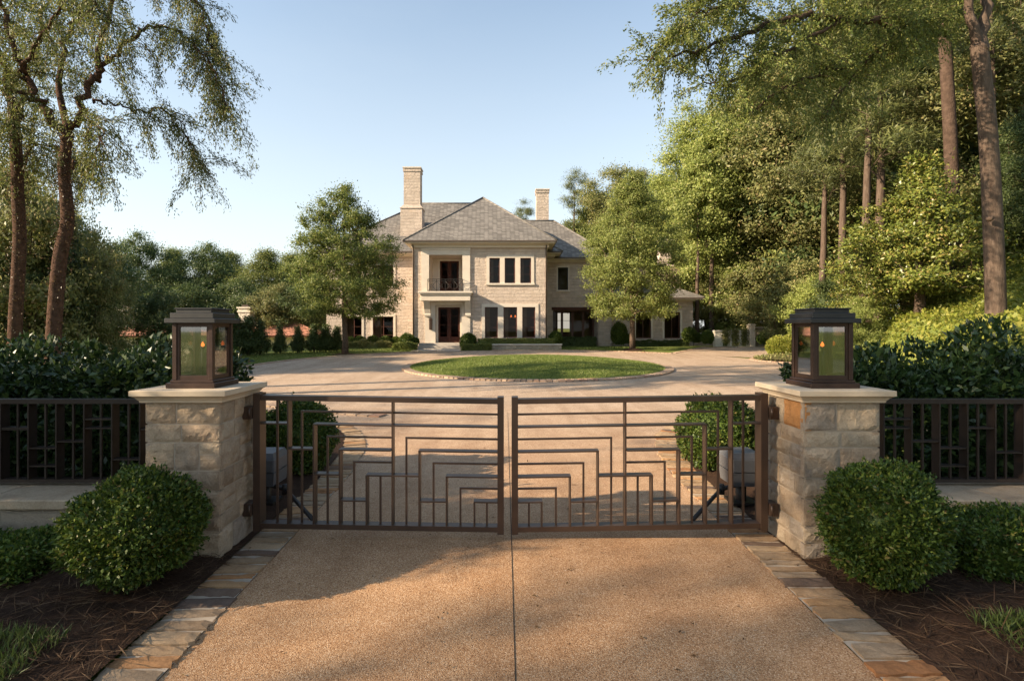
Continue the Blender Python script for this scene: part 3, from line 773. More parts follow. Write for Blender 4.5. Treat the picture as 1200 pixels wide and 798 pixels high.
# ------------------------------------------------------------------ lanterns on the pillars
def make_lantern(cx, cy, label):
    z = 1.40; t = thing('pillar_lantern', label, 'lantern', (cx,cy,z))
    c = M['lantern_copper']
    mb = MB(); mb.box(cx-.205,cx+.205,cy-.205,cy+.205,z+.001,z+.045,0,.004); mb.box(cx-.182,cx+.182,cy-.182,cy+.182,z+.045,z+.066,0,.004); part('base', mb, c, t)
    for sx in (-1,1):
        for sy in (-1,1):
            mb = MB(); x = cx+sx*.152; y = cy+sy*.152; mb.box(x-.018,x+.018,y-.018,y+.018,z+.066,z+.545,0,.003); part('corner_post', mb, c, t)
    for ax, sg in ((0,-1),(0,1),(1,-1),(1,1)):
        mb = MB()
        def bb(u0,u1,z0,z1,d=.010,w=.150):
            if ax == 0: mb.box(cx+u0,cx+u1,cy+sg*w-d,cy+sg*w+d,z0,z1)
            else: mb.box(cx+sg*w-d,cx+sg*w+d,cy+u0,cy+u1,z0,z1)
        bb(-.134,.134,z+.066,z+.105); bb(-.134,.134,z+.513,z+.545); bb(-.134,-.114,z+.105,z+.513); bb(.114,.134,z+.105,z+.513)
        fr = part('door_frame', mb, c, t)
        mb = MB(); 
        if ax == 0: mb.quad((cx-.114,cy+sg*.15,z+.105),(cx+.114,cy+sg*.15,z+.105),(cx+.114,cy+sg*.15,z+.513),(cx-.114,cy+sg*.15,z+.513))
        else: mb.quad((cx+sg*.15,cy-.114,z+.105),(cx+sg*.15,cy+.114,z+.105),(cx+sg*.15,cy+.114,z+.513),(cx+sg*.15,cy-.114,z+.513))
        part('glass_pane', mb, M['lantern_glass'], fr)
    mb = MB()
    mb.box(cx-.212,cx+.212,cy-.212,cy+.212,z+.545,z+.585,0,.004); mb.box(cx-.182,cx+.182,cy-.182,cy+.182,z+.585,z+.632,0,.004)
    mb.box(cx-.15,cx+.15,cy-.15,cy+.15,z+.632,z+.662,0,.004); mb.box(cx-.158,cx+.158,cy-.158,cy+.158,z+.662,z+.674,0,.003)
    part('roof', mb, M['lantern_roof'], t)
    mb = MB(); mb.box(cx-.028,cx+.028,cy-.012,cy+.012,z+.067,z+.30); mb.tube([(cx,cy-.015,z+.07),(cx,cy-.015,z+.325)],.011,8); mb.tube([(cx,cy-.015,z+.325),(cx,cy-.015,z+.34)],[.019,.022],8)
    b = part('burner', mb, M['iron'], t)
    mb = MB(); mb.lathe([(.001,0),(.010,.005),(.015,.013),(.012,.025),(.006,.036),(.001,.045)], (cx,cy-.015,z+.342), 10); part('flame', mb, M['flame'], b)
    return t
make_lantern((PL[0]+PL[1])/2, (PY0+PY1)/2, 'lit copper lantern with reddish frame on the pillar beside the laurel hedge')
make_lantern((PR[0]+PR[1])/2+.01, (PY0+PY1)/2, 'lit dark roofed lantern on the pillar with the orange block')

# ------------------------------------------------------------------ gate leaves (lower inner ends sag a little)
GY = 4.80; GD = .10
LV = {1:.165,2:.274,3:.389,4:.4975,5:.612,6:.722,7:.834,8:.945}
def make_gate(label, hx, sg):
    """hx: hinge-side outer edge, sg: +1 leaf runs to +x"""
    t = thing('driveway_gate', label, 'gate', (hx, GY, 1.30))
    W = 2.235 if sg > 0 else 2.285; k = W/2.252
    sag = -.036/W
    def X(px): return (px-62)/462.3*k
    br = M['bronze']
    def bar(name, u0, u1, d0, d1, y0=0., y1=GD):
        # u along the leaf, d down from the top; sag shears the leaf downwards along u
        mb = MB(); V = []
        for u in (u0,u1):
            for y in (y0,y1):
                for d in (d0,d1): V.append((hx+sg*u, GY+y, 1.322-d+sag*u))
        mb.add(V, [(0,1,3,2),(4,6,7,5),(0,4,5,1),(2,3,7,6),(0,2,6,4),(1,5,7,3)])
        if sg < 0: mb.f = [f[::-1] for f in mb.f]
        return part(name, mb, br, t)
    HB = 1.205
    bar('stile', 0, .062, 0, 1.225, -.012, .112); bar('stile', W-.057, W, .0, 1.225, -.004, .104)
    bar('top_rail', .062, W-.057, .018, .062); bar('bottom_rail', .062, W-.057, HB-.045, HB)
    fl, th = .013, .017
    E = .004
    def vert(px, lev, thick):
        u = X(px); d = (LV[lev] + E) if lev else .062
        if thick: bar('flat_bar', u-fl/2, u+fl/2, d, HB-.045, .006, .094)
        else: bar('thin_bar', u-th/2, u+th/2, d, HB-.045, .041, .058)
    def hor(p0, p1, lev, thick, d=None):
        d = LV[lev] if d is None else d
        a, b = X(p0), (X(p1) if p1 else W-.057)
        if thick: bar('flat_rail', a-fl/2, b, d-fl+E, d+E, .004, .096)
        else: bar('thin_rail', a-th/2, b, d-th+E, d+E, .040, .059)
    for px, lev, tk in ((152,0,0),(203,0,1),(255,1,0),(310,2,1),(363,3,0),(418,4,1),(474,5,0),(530,6,1),(585,6,0),(638,0,1),(694,3,0),(750,4,1),(808,5,0),(864,6,1),(921,7,0),(980,8,1),(1032,8,0)):
        vert(px, lev, tk)
    for p0, p1, lev, tk in ((255,None,1,0),(310,None,2,1),(363,632,3,0),(418,632,4,1),(474,632,5,0),(530,747,6,1),(694,None,3,0),(750,None,4,1),(808,None,5,0),(864,None,6,1),(921,None,7,0),(980,None,8,1)):
        hor(p0, p1, lev, tk)
    for p0, p1, d in ((92,200,.272),(206,307,.497),(313,415,.72),(421,527,.95),(753,861,.947)): hor(p0, p1, None, 1, d)
    for z in (1.15, .29):
        mb = MB()
        a, b = (hx-sg*.085, hx-sg*.004); mb.box(min(a,b)-0*sg, max(a,b), GY-.035, GY+.10, z-.055, z+.055, 0, .004)
        h_ = part('hinge', mb, br, t)
        mb = MB(); mb.tube([(hx-sg*.02,GY-.04,z-.045),(hx-sg*.02,GY-.04,z+.045)], .012, 8); part('pin', mb, br, h_)
    return t
make_gate('bronze gate leaf hinged to the pillar near the laurel hedge', -2.247, 1)
make_gate('bronze gate leaf hinged to the pillar with the orange block', 2.343, -1)

# ------------------------------------------------------------------ gate operators behind the gate
def make_operator(label, px, sg, Y):
    t = thing('gate_operator', label, 'gate opener', (px,Y,0))
    mb = MB()
    mb.frustum(px-.15,px+.15,Y-.17,Y+.17,.26, px-.165,px+.165,Y-.185,Y+.185,.40); mb.box(px-.165,px+.165,Y-.185,Y+.185,.401,.545,0,.012)
    mb.frustum(px-.162,px+.162,Y-.18,Y+.18,.546, px-.14,px+.14,Y-.15,Y+.15,.60); part('housing', mb, M['operator_plastic'], t)
    mb = MB(); mb.tube([(px,Y,-.05),(px,Y,.26)], .055, 12); mb.box(px-.13,px+.13,Y-.13,Y+.13,.05,.075); part('post', mb, M['iron'], t)
    a = (px, Y-.02, .25); b = (px-sg*.30, Y-.22, .25); c = (px-sg*.80, GY+.12, .155)
    mb = MB(); mb.tube([a,b], .024, 8); m1 = part('arm', mb, M['iron'], t)
    mb = MB(); mb.tube([b,c], .02, 8); part('arm', mb, M['iron'], t)
    mb = MB(); mb.tube([(b[0],b[1],b[2]-.05),(b[0],b[1],b[2]+.05)], .035, 10); part('elbow', mb, M['iron'], t)
    return t
make_operator('grey gate opener behind the leaf near the laurel hedge', -2.56, -1, 5.75)
make_operator('grey gate opener behind the leaf hinged on the orange block pillar', 2.52, 1, 5.75)

# ------------------------------------------------------------------ low walls and fences
def make_wall(label, x0, x1):
    t = thing('garden_wall', label, 'wall', ((x0+x1)/2, 4.75, 0))
    mb = MB(); mb.box(x0,x1,4.47,4.98,-.05,.405); part('base', mb, M['garden_wall_stone'], t)
    rng = np.random.default_rng(4); x = x0
    mb = MB()
    while x < x1-.01:
        w = min(rng.uniform(.7,1.1), x1-x); mb.box(x+.004,x+w-.004,4.42,5.02,.405,.49+rng.uniform(-.003,.003),0,.012); x += w
    part('coping', mb, M['coping_stone'], t); return t
make_wall('low stone wall under the fence with the laurel hedge behind', -9.5, PL[0]-.005)
make_wall('low stone wall behind the clipped box hedge', PR[1]+.005, 9.5)
def make_fence(label, x0, x1, seed, sg):
    t = thing('metal_fence', label, 'fence', ((x0+x1)/2, 4.86, .49)); br = M['shaded_bronze']
    rng = np.random.default_rng(seed)
    def bar(name, a, b, y0, y1, z0, z1):
        mb = MB(); mb.box(a,b,y0,y1,z0,z1); return part(name, mb, br, t)
    bar('top_rail', x0, x1, 4.82, 4.90, 1.225, 1.265); bar('bottom_rail', x0, x1, 4.82, 4.90, .52, .55)
    n = int((x1-x0)/.125); xs_ = [(x1-.06-i*.125) if sg < 0 else (x0+.06+i*.125) for i in range(n)]
    for i, x in enumerate(xs_):
        if i % 2 == 0: bar('flat_bar', x-.0065, x+.0065, 4.815, 4.905, .55, 1.225)
        else: bar('thin_bar', x-.0085, x+.0085, 4.85, 4.867, .55, 1.225)
    zs = [.82,.99,.72,1.08,.88,.66,1.0,.78]
    for i in range(0, n-2, 2):
        a, b = sorted((xs_[i], xs_[i+2])); z = zs[(i//2+seed) % 8]
        bar('flat_rail', a+.0065, b-.0065, 4.82, 4.90, z, z+.012)
        if rng.uniform() < .5: z2 = zs[(i//2+seed+3) % 8]; bar('flat_rail', a+.0065, b-.0065, 4.82, 4.90, z2, z2+.012)
    for k in range(3):
        bar('foot', *( (x0+.1+k*(x1-x0-.2)/2-.02, x0+.1+k*(x1-x0-.2)/2+.02)), 4.84,4.88,.488,.52)
    return t
make_fence('bronze bar fence standing in front of the glossy laurel hedge', -7.4, PL[0]-.025, 1, -1)
make_fence('dark bar fence rising behind the clipped box hedge', PR[1]+.025, 7.5, 2, 1)
# ------------------------------------------------------------------ the stone house
HB_ = .50
house = thing('stone_house', 'large two storey pale stone house with grey slate hip roof', 'house', (-1.5, 37, HB_))
def wall_mb(mb, x0,x1,z0,z1,y,th, ops):
    """front wall facing -y with rectangular openings (x0,x1,z0,z1) and their reveals"""
    xs_ = sorted({x0,x1,*[o[0] for o in ops],*[o[1] for o in ops]}); zs_ = sorted({z0,z1,*[o[2] for o in ops],*[o[3] for o in ops]})
    for i in range(len(xs_)-1):
        for j in range(len(zs_)-1):
            a,b,c,d = xs_[i],xs_[i+1],zs_[j],zs_[j+1]; mx,mz = (a+b)/2,(c+d)/2
            if any(o[0]<mx<o[1] and o[2]<mz<o[3] for o in ops): continue
            mb.quad((a,y,c),(b,y,c),(b,y,d),(a,y,d)); mb.quad((b,y+th,c),(a,y+th,c),(a,y+th,d),(b,y+th,d))
    for a,b,c,d in ops:
        mb.quad((a,y,c),(a,y+th,c),(a,y+th,d),(a,y,d)); mb.quad((b,y+th,c),(b,y,c),(b,y,d),(b,y+th,d))
        mb.quad((a,y,d),(a,y+th,d),(b,y+th,d),(b,y,d)); mb.quad((a,y+th,c),(a,y,c),(b,y,c),(b,y+th,c))
YB, YL, YR = 37., 40., 41.5
def rect(Y, px0, px1, py0, py1): return (WX(px0,Y), WX(px1,Y), WZ(py1,Y), WZ(py0,Y))
bx0, bx1 = WX(483.4,YB), WX(641.2,YB); beave = WZ(286,36.3)
o_bal = rect(YB, 503, 542, 299, 341.5); o_door = rect(YB, 510.5, 541, 357.5, 401.5)
up3 = [rect(YB,*p,302.5,332) for p in ((573.5,585.7),(591.4,603.7),(609.7,622.4))]
lo3 = [rect(YB,*p,360,396) for p in ((568.2,583.4),(590,606),(612,627.3))]
mb = MB(); wall_mb(mb, bx0,bx1,HB_-.3,beave,YB,.45,[o_bal,o_door]+up3+lo3)
mb.quad((bx0,YL+2,HB_-.3),(bx0,YB,HB_-.3),(bx0,YB,beave),(bx0,YL+2,beave)); mb.quad((bx1,YB,HB_-.3),(bx1,YR+2,HB_-.3),(bx1,YR+2,beave),(bx1,YB,beave))
part('bay_wall', mb, M['house_stone'], house)
# left wing
lx0 = -13.3; leave = 7.45
lo_l = [rect(YL,405,424,371,402), rect(YL,437,461,371,402)]; up_l = [rect(YL,405,424,311,337), rect(YL,437,461,311,335)]
mb = MB(); wall_mb(mb, lx0,bx0,HB_-.3,leave,YL,.45,lo_l+up_l)
mb.quad((lx0,52,HB_-.3),(lx0,YL,HB_-.3),(lx0,YL,leave),(lx0,52,leave)); wall_mb(mb,lx0,15,HB_-.3,4.0,52,.05,[rect(52,651,670,362,391)])
mb.quad((4,52,4),(lx0,52,4.0),(lx0,52,leave),(4,52,leave))
part('wing_wall', mb, M['house_stone'], house)
# right wing, two storeys then one
reave = 7.2; rx1 = 7.75; sx1 = WX(812,YR); seave = 4.15
o_por = rect(YR,648,700,363.5,403.5); w_r = [rect(YR,745,763,366,396.5), rect(YR,778.5,797,366,396.5)]; w_ru = rect(YR,653.7,665.8,313.5,340)
mb = MB(); wall_mb(mb, bx1,rx1,HB_-.3,reave,YR,.45,[o_por,w_ru])
mb.quad((rx1,YR,seave),(rx1,49,seave),(rx1,49,reave),(rx1,YR,reave))
part('wing_wall', mb, M['house_stone'], house)
mb = MB(); wall_mb(mb, rx1,sx1,HB_-.3,seave,YR,.45,w_r); mb.quad((sx1,YR,HB_-.3),(sx1,51,HB_-.3),(sx1,51,seave),(sx1,YR,seave))
part('garden_room_wall', mb, M['house_stone'], house)
# pier between porch and garden room, porch lintel
mb = MB(); a,b,_,_ = rect(YR-.25,701,717,360,404); mb.box(a,b,YR-.3,YR-.003,HB_-.3,seave-.1,0,.01); part('pier', mb, M['house_stone'], house)

# interior shells so that windows look into rooms
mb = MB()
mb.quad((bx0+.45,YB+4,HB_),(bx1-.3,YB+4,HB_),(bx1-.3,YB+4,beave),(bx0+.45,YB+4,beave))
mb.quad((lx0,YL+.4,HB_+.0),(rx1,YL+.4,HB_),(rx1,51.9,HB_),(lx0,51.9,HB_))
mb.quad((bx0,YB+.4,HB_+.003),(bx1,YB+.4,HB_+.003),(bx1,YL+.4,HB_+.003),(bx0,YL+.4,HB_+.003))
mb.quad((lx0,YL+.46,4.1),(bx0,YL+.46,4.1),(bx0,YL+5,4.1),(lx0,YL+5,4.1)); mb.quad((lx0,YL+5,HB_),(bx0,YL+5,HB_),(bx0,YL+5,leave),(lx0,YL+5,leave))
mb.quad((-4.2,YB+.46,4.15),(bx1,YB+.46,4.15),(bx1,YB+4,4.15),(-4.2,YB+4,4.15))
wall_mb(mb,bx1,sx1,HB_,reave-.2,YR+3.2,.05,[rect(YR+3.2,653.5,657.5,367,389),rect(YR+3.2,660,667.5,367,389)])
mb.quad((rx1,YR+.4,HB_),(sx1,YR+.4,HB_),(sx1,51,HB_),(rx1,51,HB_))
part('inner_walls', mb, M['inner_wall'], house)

# roofs
def hip(mb, x0,x1,y0,y1,z,rz,ry0=None,ry1=None,rx0=None,rx1=None,cap=True):
    """hip roof over eave rectangle; ridge given along x (rx0..rx1 at mid y) or along y (ry0..ry1 at mid x)"""
    if rx0 is not None: my=(y0+y1)/2; A=(rx0,my,rz); B=(rx1,my,rz)
    else: mx=(x0+x1)/2; A=(mx,ry0,rz); B=(mx,ry1,rz)
    c=[(x0,y0,z),(x1,y0,z),(x1,y1,z),(x0,y1,z)]
    if rx0 is not None: F_=[(0,1,5,4),(1,2,5),(2,3,4,5),(3,0,4)]
    else: F_=[(0,1,4),(1,2,5,4),(2,3,5),(3,0,4,5)]
    mb.add(c+[A,B],F_,0)
    if cap:
        P_ = [Vector(q) for q in c]; A_, B_ = Vector(A), Vector(B)
        ends = [(0,A_),(1,B_),(2,B_),(3,A_)] if rx0 is not None else [(0,A_),(1,A_),(2,B_),(3,B_)]
        for k,q in ends: mb.tube([P_[k]+Vector((0,0,.0)),q],.075,6)
        mb.tube([A_,B_],.085,6)
def eave_box(mb, x0,x1,y0,y1,z,h=.13,mi=0):
    mb.box(x0+.02,x1-.02,y0+.02,y1-.02,z-h,z-.004,mi)
be = (WX(471.6,36.3), WX(652.7,36.3), 36.3, 50.)
bz = WZ(281.5,36.3)
def roof(name, r, z, soff, **k):
    mb = MB(); hip(mb, *r, z, **k); ro = part(name, mb, M['slate'], house)
    mb = MB(); mb.box(r[0],r[1],r[2],r[3],z-.10,z-.004,0); part('gutter', mb, M['gutter'], ro)
    mb = MB(); mb.box(r[0]+.09,r[1]-.09,r[2]+.09,r[3]-.09,z-.17,z-.101,0); mb.box(r[0]+.5,r[1]-.5,r[2]+.52,r[3]-.3,z-soff,z-.171,0); part('cornice', mb, M['limestone'], ro)
    return ro
roof('bay_roof', be, bz, .42, rz=WZ(231.8,41.7), ry0=41.7, ry1=46.)
roof('main_roof', (-13.95,4.2,39.3,52.7), 7.55, .32, rz=WZ(238.7,46.), rx0=WX(494,46.), rx1=-2.5)
roof('wing_roof', (-4.,8.4,40.8,49.8), WZ(301.5,40.8), .3, rz=WZ(259,45.3), rx0=.4, rx1=WX(649,45.3))
roof('garden_room_roof', (6.2,sx1+.65,40.85,51.), seave+.12, .25, rz=seave+2.1, rx0=8.5, rx1=sx1-2.8)

# chimneys
def chim(Y, xl0,xl1,xu0,xu1,ztop,zsh,zb,dl,du,cap=True):
    mb = MB(); mb.box(xl0,xl1,Y,Y+dl,zb,zsh); m=(xl0+xl1)/2
    mb.frustum(xl0-.06,xl1+.06,Y-.06,Y+dl+.06,zsh, xu0-.02,xu1+.02,Y+(dl-du)/2-.02,Y+(dl+du)/2+.02,zsh+.28)
    mb.box(xu0,xu1,Y+(dl-du)/2,Y+(dl+du)/2,zsh+.28,ztop-.25); mb.box(xu0-.05,xu1+.05,Y+(dl-du)/2-.05,Y+(dl+du)/2+.05,ztop-.25,ztop-.1); mb.box(xu0-.01,xu1+.01,Y+(dl-du)/2-.01,Y+(dl+du)/2+.01,ztop-.1,ztop)
    c = part('chimney', mb, M['house_stone'], house); mb = MB()
    mb.box(xu0-.08,xu1+.08,Y+(dl-du)/2-.08,Y+(dl+du)/2+.08,ztop,ztop+.09); part('chimney_cap', mb, M['limestone'], c); return c
Yc = 41.2
chim(Yc, WX(469.2,Yc),WX(494.5,Yc),WX(472.6,Yc),WX(492,Yc),WZ(196.5,Yc),WZ(244,Yc),7.6,1.3,1.0)['label'] = 'tall stepped stone chimney at the edge of the bay roof'
chim(47., WX(628,47),WX(644,47),WX(628.6,47),WX(643.2,47),WZ(222.5,47),10.,8.,1.2,1.1)['label'] = 'short plain chimney rising behind the wing roof'
chim(46., WX(772,46),WX(797,46),WX(775,46),WX(788,46),WZ(281,46),WZ(312,46),3.5,1.6,1.0)['label'] = 'garden room chimney half hidden by the lawn tree'

# windows
def sash(mb, r, y, fw=.06, mun=(), vm=(), d=.05):
    a,b,c,e = r
    mb.box(a,a+fw,y,y+d,c,e); mb.box(b-fw,b,y,y+d,c,e); mb.box(a+fw,b-fw,y,y+d,c,c+fw*1.2); mb.box(a+fw,b-fw,y,y+d,e-fw,e)
    for q in mun: z = c+(e-c)*q; mb.box(a+fw,b-fw,y+.008,y+d-.008,z-.014,z+.014)
    for q in vm: x = a+(b-a)*q; mb.box(x-.022,x+.022,y+.004,y+d-.004,c+fw*1.2,e-fw)
def pane(r, y, parent, gl='window_glass'):
    mb = MB(); mb.quad((r[0],y,r[2]),(r[1],y,r[2]),(r[1],y,r[3]),(r[0],y,r[3])); return part('pane', mb, M[gl], parent)
def surround(mb, ops, y, out, w=.2, sill=True):
    """limestone frame standing proud of the wall around a row of openings"""
    a = min(o[0] for o in ops); b = max(o[1] for o in ops); c = ops[0][2]; e = ops[0][3]
    y0, y1 = y-out, y+.12
    mb.box(a-w,b+w,y0,y1,e,e+w,0,.008); mb.box(a-w,a,y0,y1,c,e); mb.box(b,b+w,y0,y1,c,e)
    for i in range(len(ops)-1): mb.box(ops[i][1],ops[i+1][0],y0,y1,c,e)
    if sill: mb.box(a-w-.04,b+w+.04,y0-.06,y1,c-.13,c,0,.008)
def window(label, ops, y, mun, vm=(), wood='sash_wood', out=.045, w=.2, sill=True):
    mb = MB(); surround(mb, ops, y, out, w, sill); s = part('window', mb, M['limestone'], house, label)
    for r in ops:
        mb = MB(); sash(mb, r, y+.14, .07, mun, vm); part('sash', mb, M[wood], s); pane(r, y+.165, s)
window('triple casement window above, under the eaves', up3, YB, (.36,.68))
window('tall triple window behind the planter hedge', lo3, YB, (.34,.66), sill=False, w=.22)
for r in lo_l: window(None, [r], YL, (.3,.62), (.5,), w=.16, sill=False)
for r in up_l: window(None, [r], YL, (.36,.68), (.5,), w=.16)
window('single dark upper window beside the bay', [w_ru], YR, (), (), 'black_sash', w=.1)
for r in w_r: window(None, [r], YR, (), (.5,), w=.16, sill=False)
for r in lo3 + up3[:1] + up3[2:] + lo_l:
    Yq = (YL if r in lo_l else YB)+.62; mb = MB(); V = []; wq = (r[1]-r[0])*.34
    for k in range(13): V += [(r[0]+.02+wq*k/12, Yq+.035*math.sin(k*2.1), r[2]), (r[0]+.02+wq*k/12, Yq+.035*math.sin(k*2.1), r[3])]
    mb.add(V, [(2*k,2*k+2,2*k+3,2*k+1) for k in range(12)], 0, True); part('curtain', mb, M['curtain'], house)

# balcony: recess, doors, slab, brackets, railing
a,b,c,e = o_bal; rec = 1.25
mb = MB(); yb = YB+.45
mb.quad((a,YB+.44,c),(a,yb+rec,c),(a,yb+rec,e),(a,YB+.44,e)); mb.quad((b,yb+rec,c),(b,YB+.44,c),(b,YB+.44,e),(b,yb+rec,e)); mb.quad((a,YB+.44,e),(a,yb+rec,e),(b,yb+rec,e),(b,YB+.44,e)); mb.quad((a,yb+rec,c),(a,YB+.44,c),(b,YB+.44,c),(b,yb+rec,c))
Yd = yb+rec; dr = rect(Yd,515.5,537.8,306,341)
xs_ = [a,dr[0],dr[1],b]; mb.quad((a,Yd,c),(dr[0],Yd,c),(dr[0],Yd,e),(a,Yd,e)); mb.quad((dr[1],Yd,c),(b,Yd,c),(b,Yd,e),(dr[1],Yd,e)); mb.quad((dr[0],Yd,dr[3]),(dr[1],Yd,dr[3]),(dr[1],Yd,e),(dr[0],Yd,e))
part('balcony_recess', mb, M['plaster'], house)
def doubledoor(label, r, y, mun):
    a,b,c,e = r; m = (a+b)/2
    mb = MB(); mb.box(a-.14,a,y-.03,y+.1,c,e+.14); mb.box(b,b+.14,y-.03,y+.1,c,e+.14); mb.box(a,b,y-.03,y+.1,e,e+.14)
    d = part('door_surround', mb, M['limestone'], house, label)
    for s0, s1, hs in ((a,m-.004,1),(m+.004,b,-1)):
        mb = MB(); sash(mb, (s0,s1,c,e), y+.02, .13, mun, (), .06); mb.box(s0+.13,s1-.13,y+.035,y+.06,c+.15,c+.15+(e-c)*.1); l = part('door_leaf', mb, M['door_wood'], d)
        pane((s0+.1,s1-.1,c+.1,e-.1), y+.05, d, 'door_glass')
        mb = MB(); hx_ = (m-.07*hs); mb.tube([(hx_,y-.015,c+.95),(hx_,y-.015,c+1.25)],.014,6); part('handle', mb, M['iron'], d)
doubledoor('wooden balcony doors with small panes', (dr[0],dr[1],c,dr[3]), Yd, (.3,.52,.74))
dY = YB+.42; dd = rect(dY,512.2,540.2,359.5,400.8)
mb = MB(); a2,b2,c2,e2 = o_door
mb.quad((a2,dY+.05,c2),(dd[0],dY+.05,c2),(dd[0],dY+.05,e2),(a2,dY+.05,e2))
doubledoor('dark double front door with crossed lower panels', (o_door[0]+.14,o_door[1]-.14,o_door[2]+.005,o_door[3]-.14), dY-.1, (.26,.5,.75))
# limestone surround framing entry and balcony
s0, s1 = WX(494,YB), WX(551,YB)
mb = MB()
mb.box(s0,o_bal[0],YB-.10,YB+.1,o_bal[2],o_bal[3]); mb.box(o_bal[1],s1,YB-.10,YB+.1,o_bal[2],o_bal[3]); mb.box(s0,s1,YB-.10,YB+.1,o_bal[3],WZ(293,YB),0,.01)
mb.box(s0-.03,s1+.03,YB-.15,YB+.1,WZ(293,YB),WZ(291,YB),0,.01)
mb.box(WX(498,YB),o_door[0],YB-.06,YB+.1,HB_-.2,WZ(353,YB)); mb.box(o_door[1],WX(551,YB),YB-.06,YB+.1,HB_-.2,WZ(353,YB)); mb.box(o_door[0],o_door[1],YB-.06,YB+.1,o_door[3],WZ(353,YB))
part('entry_surround', mb, M['limestone'], house)
mb = MB(); z0, z1 = WZ(352.5,YB-.8), WZ(341.5,YB-.8); q0, q1 = WX(489.8,YB-.95), WX(553.6,YB-.95)
mb.box(q0+.15,q1-.15,YB-.8,YB-.003,z0,z0+(z1-z0)*.62,0,.015); mb.box(q0+.07,q1-.07,YB-.88,YB-.003,z0+(z1-z0)*.62,z0+(z1-z0)*.8,0,.015); mb.box(q0,q1,YB-.95,YB-.003,z0+(z1-z0)*.8,z1,0,.015)
bal = part('balcony', mb, M['limestone'], house)
for p0,p1 in ((497,504),(545,551.5)):
    x0_,x1_ = WX(p0,YB-.4),WX(p1,YB-.4); mb = MB(); zt = z0-.003; zb_ = WZ(371,YB)
    prof = [(YB-.062,zb_),(YB-.22,zb_),(YB-.26,zb_+.12),(YB-.22,zb_+.2),(YB-.34,zb_+.5),(YB-.55,zb_+.8),(YB-.66,zt-.1),(YB-.66,zt),(YB-.062,zt)]
    n = len(prof); mb.add([(x0_,y,z) for y,z in prof]+[(x1_,y,z) for y,z in prof], [tuple(range(n))[::-1],tuple(range(n,2*n))]+[(i,(i+1)%n,n+(i+1)%n,n+i) for i in range(n)][::1])
    part('bracket', mb, M['limestone'], bal)
mb = MB(); yr = YB-.3; r0,r1,rz0,rz1 = WX(501.3,yr),WX(542.2,yr),z1+.06,WZ(327,yr)
mb.box(r0,r1,yr-.02,yr+.02,rz1-.035,rz1); mb.box(r0,r1,yr-.012,yr+.012,rz0,rz0+.025); mb.box(r0,r1,yr-.012,yr+.012,rz1-.16,rz1-.135)
nP = 4; wP = (r1-r0)/nP
for i in range(nP+1): x = r0+wP*i; mb.box(x-.017,x+.017,yr-.017,yr+.017,z1,rz1)
for i in range(nP):
    x = r0+wP*i; za, zb_ = rz0+.02, rz1-.14
    mb.tube([(x,yr,za),(x+wP,yr,zb_)],.012,6); mb.tube([(x,yr+.0,zb_),(x+wP,yr,za)],.012,6)
    mb.tube([(x+wP/2+.13*math.cos(k*math.pi/6),yr,(za+zb_)/2+.13*math.sin(k*math.pi/6)) for k in range(13)],.011,6)
for x in (r0,r1): mb.box(x-.012,x+.012,yr,YB-.1,rz1-.035,rz1-.003); mb.box(x-.012,x+.012,yr,YB-.1,rz0,rz0+.025)
part('railing', mb, M['iron'], bal)
# steps, sconce, downspouts
mb = MB(); t0_, t1_ = WX(489.5,36),WX(541.5,36)
for i in range(3): mb.box(t0_,t1_,YB-1.35+.4*i,YB-.07,(.2 if i == 0 else .402+.17*i),.40+.17*(i+1),0,.012)
part('step', mb, M['flagstone'], house)
mb = MB(); x = WX(505.2,YB); zc = WZ(380,YB); mb.box(x-.1,x+.1,YB-.3,YB-.07,zc-.38,zc+.3,0,.02); mb.frustum(x-.13,x+.13,YB-.33,YB-.062,zc+.3,x-.04,x+.04,YB-.2,YB-.11,zc+.45); part('wall_lantern', mb, M['bronze'], house)
for x in (bx0+.07,bx1-.07):
    mb = MB(); mb.tube([(x,YB-.055,HB_-.2),(x,YB-.055,beave-.25),(x,YB-.3,beave-.02)],.048,8); part('downspout', mb, M['gutter'], house)
# porch glazing set back in shade
py_ = YR+1.6; mb = MB(); pr = (o_por[0],o_por[1],HB_,o_por[3])
mb.quad((pr[0],YR+.44,pr[2]),(pr[0],py_+1,pr[2]),(pr[0],py_+1,pr[3]+.3),(pr[0],YR+.44,pr[3]+.3)); mb.quad((pr[1],py_+1,pr[2]),(pr[1],YR+.44,pr[2]),(pr[1],YR+.44,pr[3]+.3),(pr[1],py_+1,pr[3]+.3)); mb.quad((pr[0],YR+.44,pr[3]),(pr[0],py_+.1,pr[3]),(pr[1],py_+.1,pr[3]),(pr[1],YR+.44,pr[3]))
part('porch_lining', mb, M['plaster'], house)
n = 4; w = (pr[1]-pr[0])/n
mb = MB()
for i in range(n): sash(mb,(pr[0]+w*i,pr[0]+w*(i+1),pr[2],pr[3]),py_,.09,(.72,),(),.07)
pd = part('porch_doors', mb, M['sash_wood'], house)
for i in range(n): pane((pr[0]+w*i+.05,pr[0]+w*(i+1)-.05,pr[2]+.05,pr[3]-.05),py_+.035,pd)
mb = MB(); mb.box(pr[0]-.1,pr[1]+.1,YR-.06,YR+.5,pr[3],pr[3]+.22); part('porch_beam', mb, M['door_wood'], house)

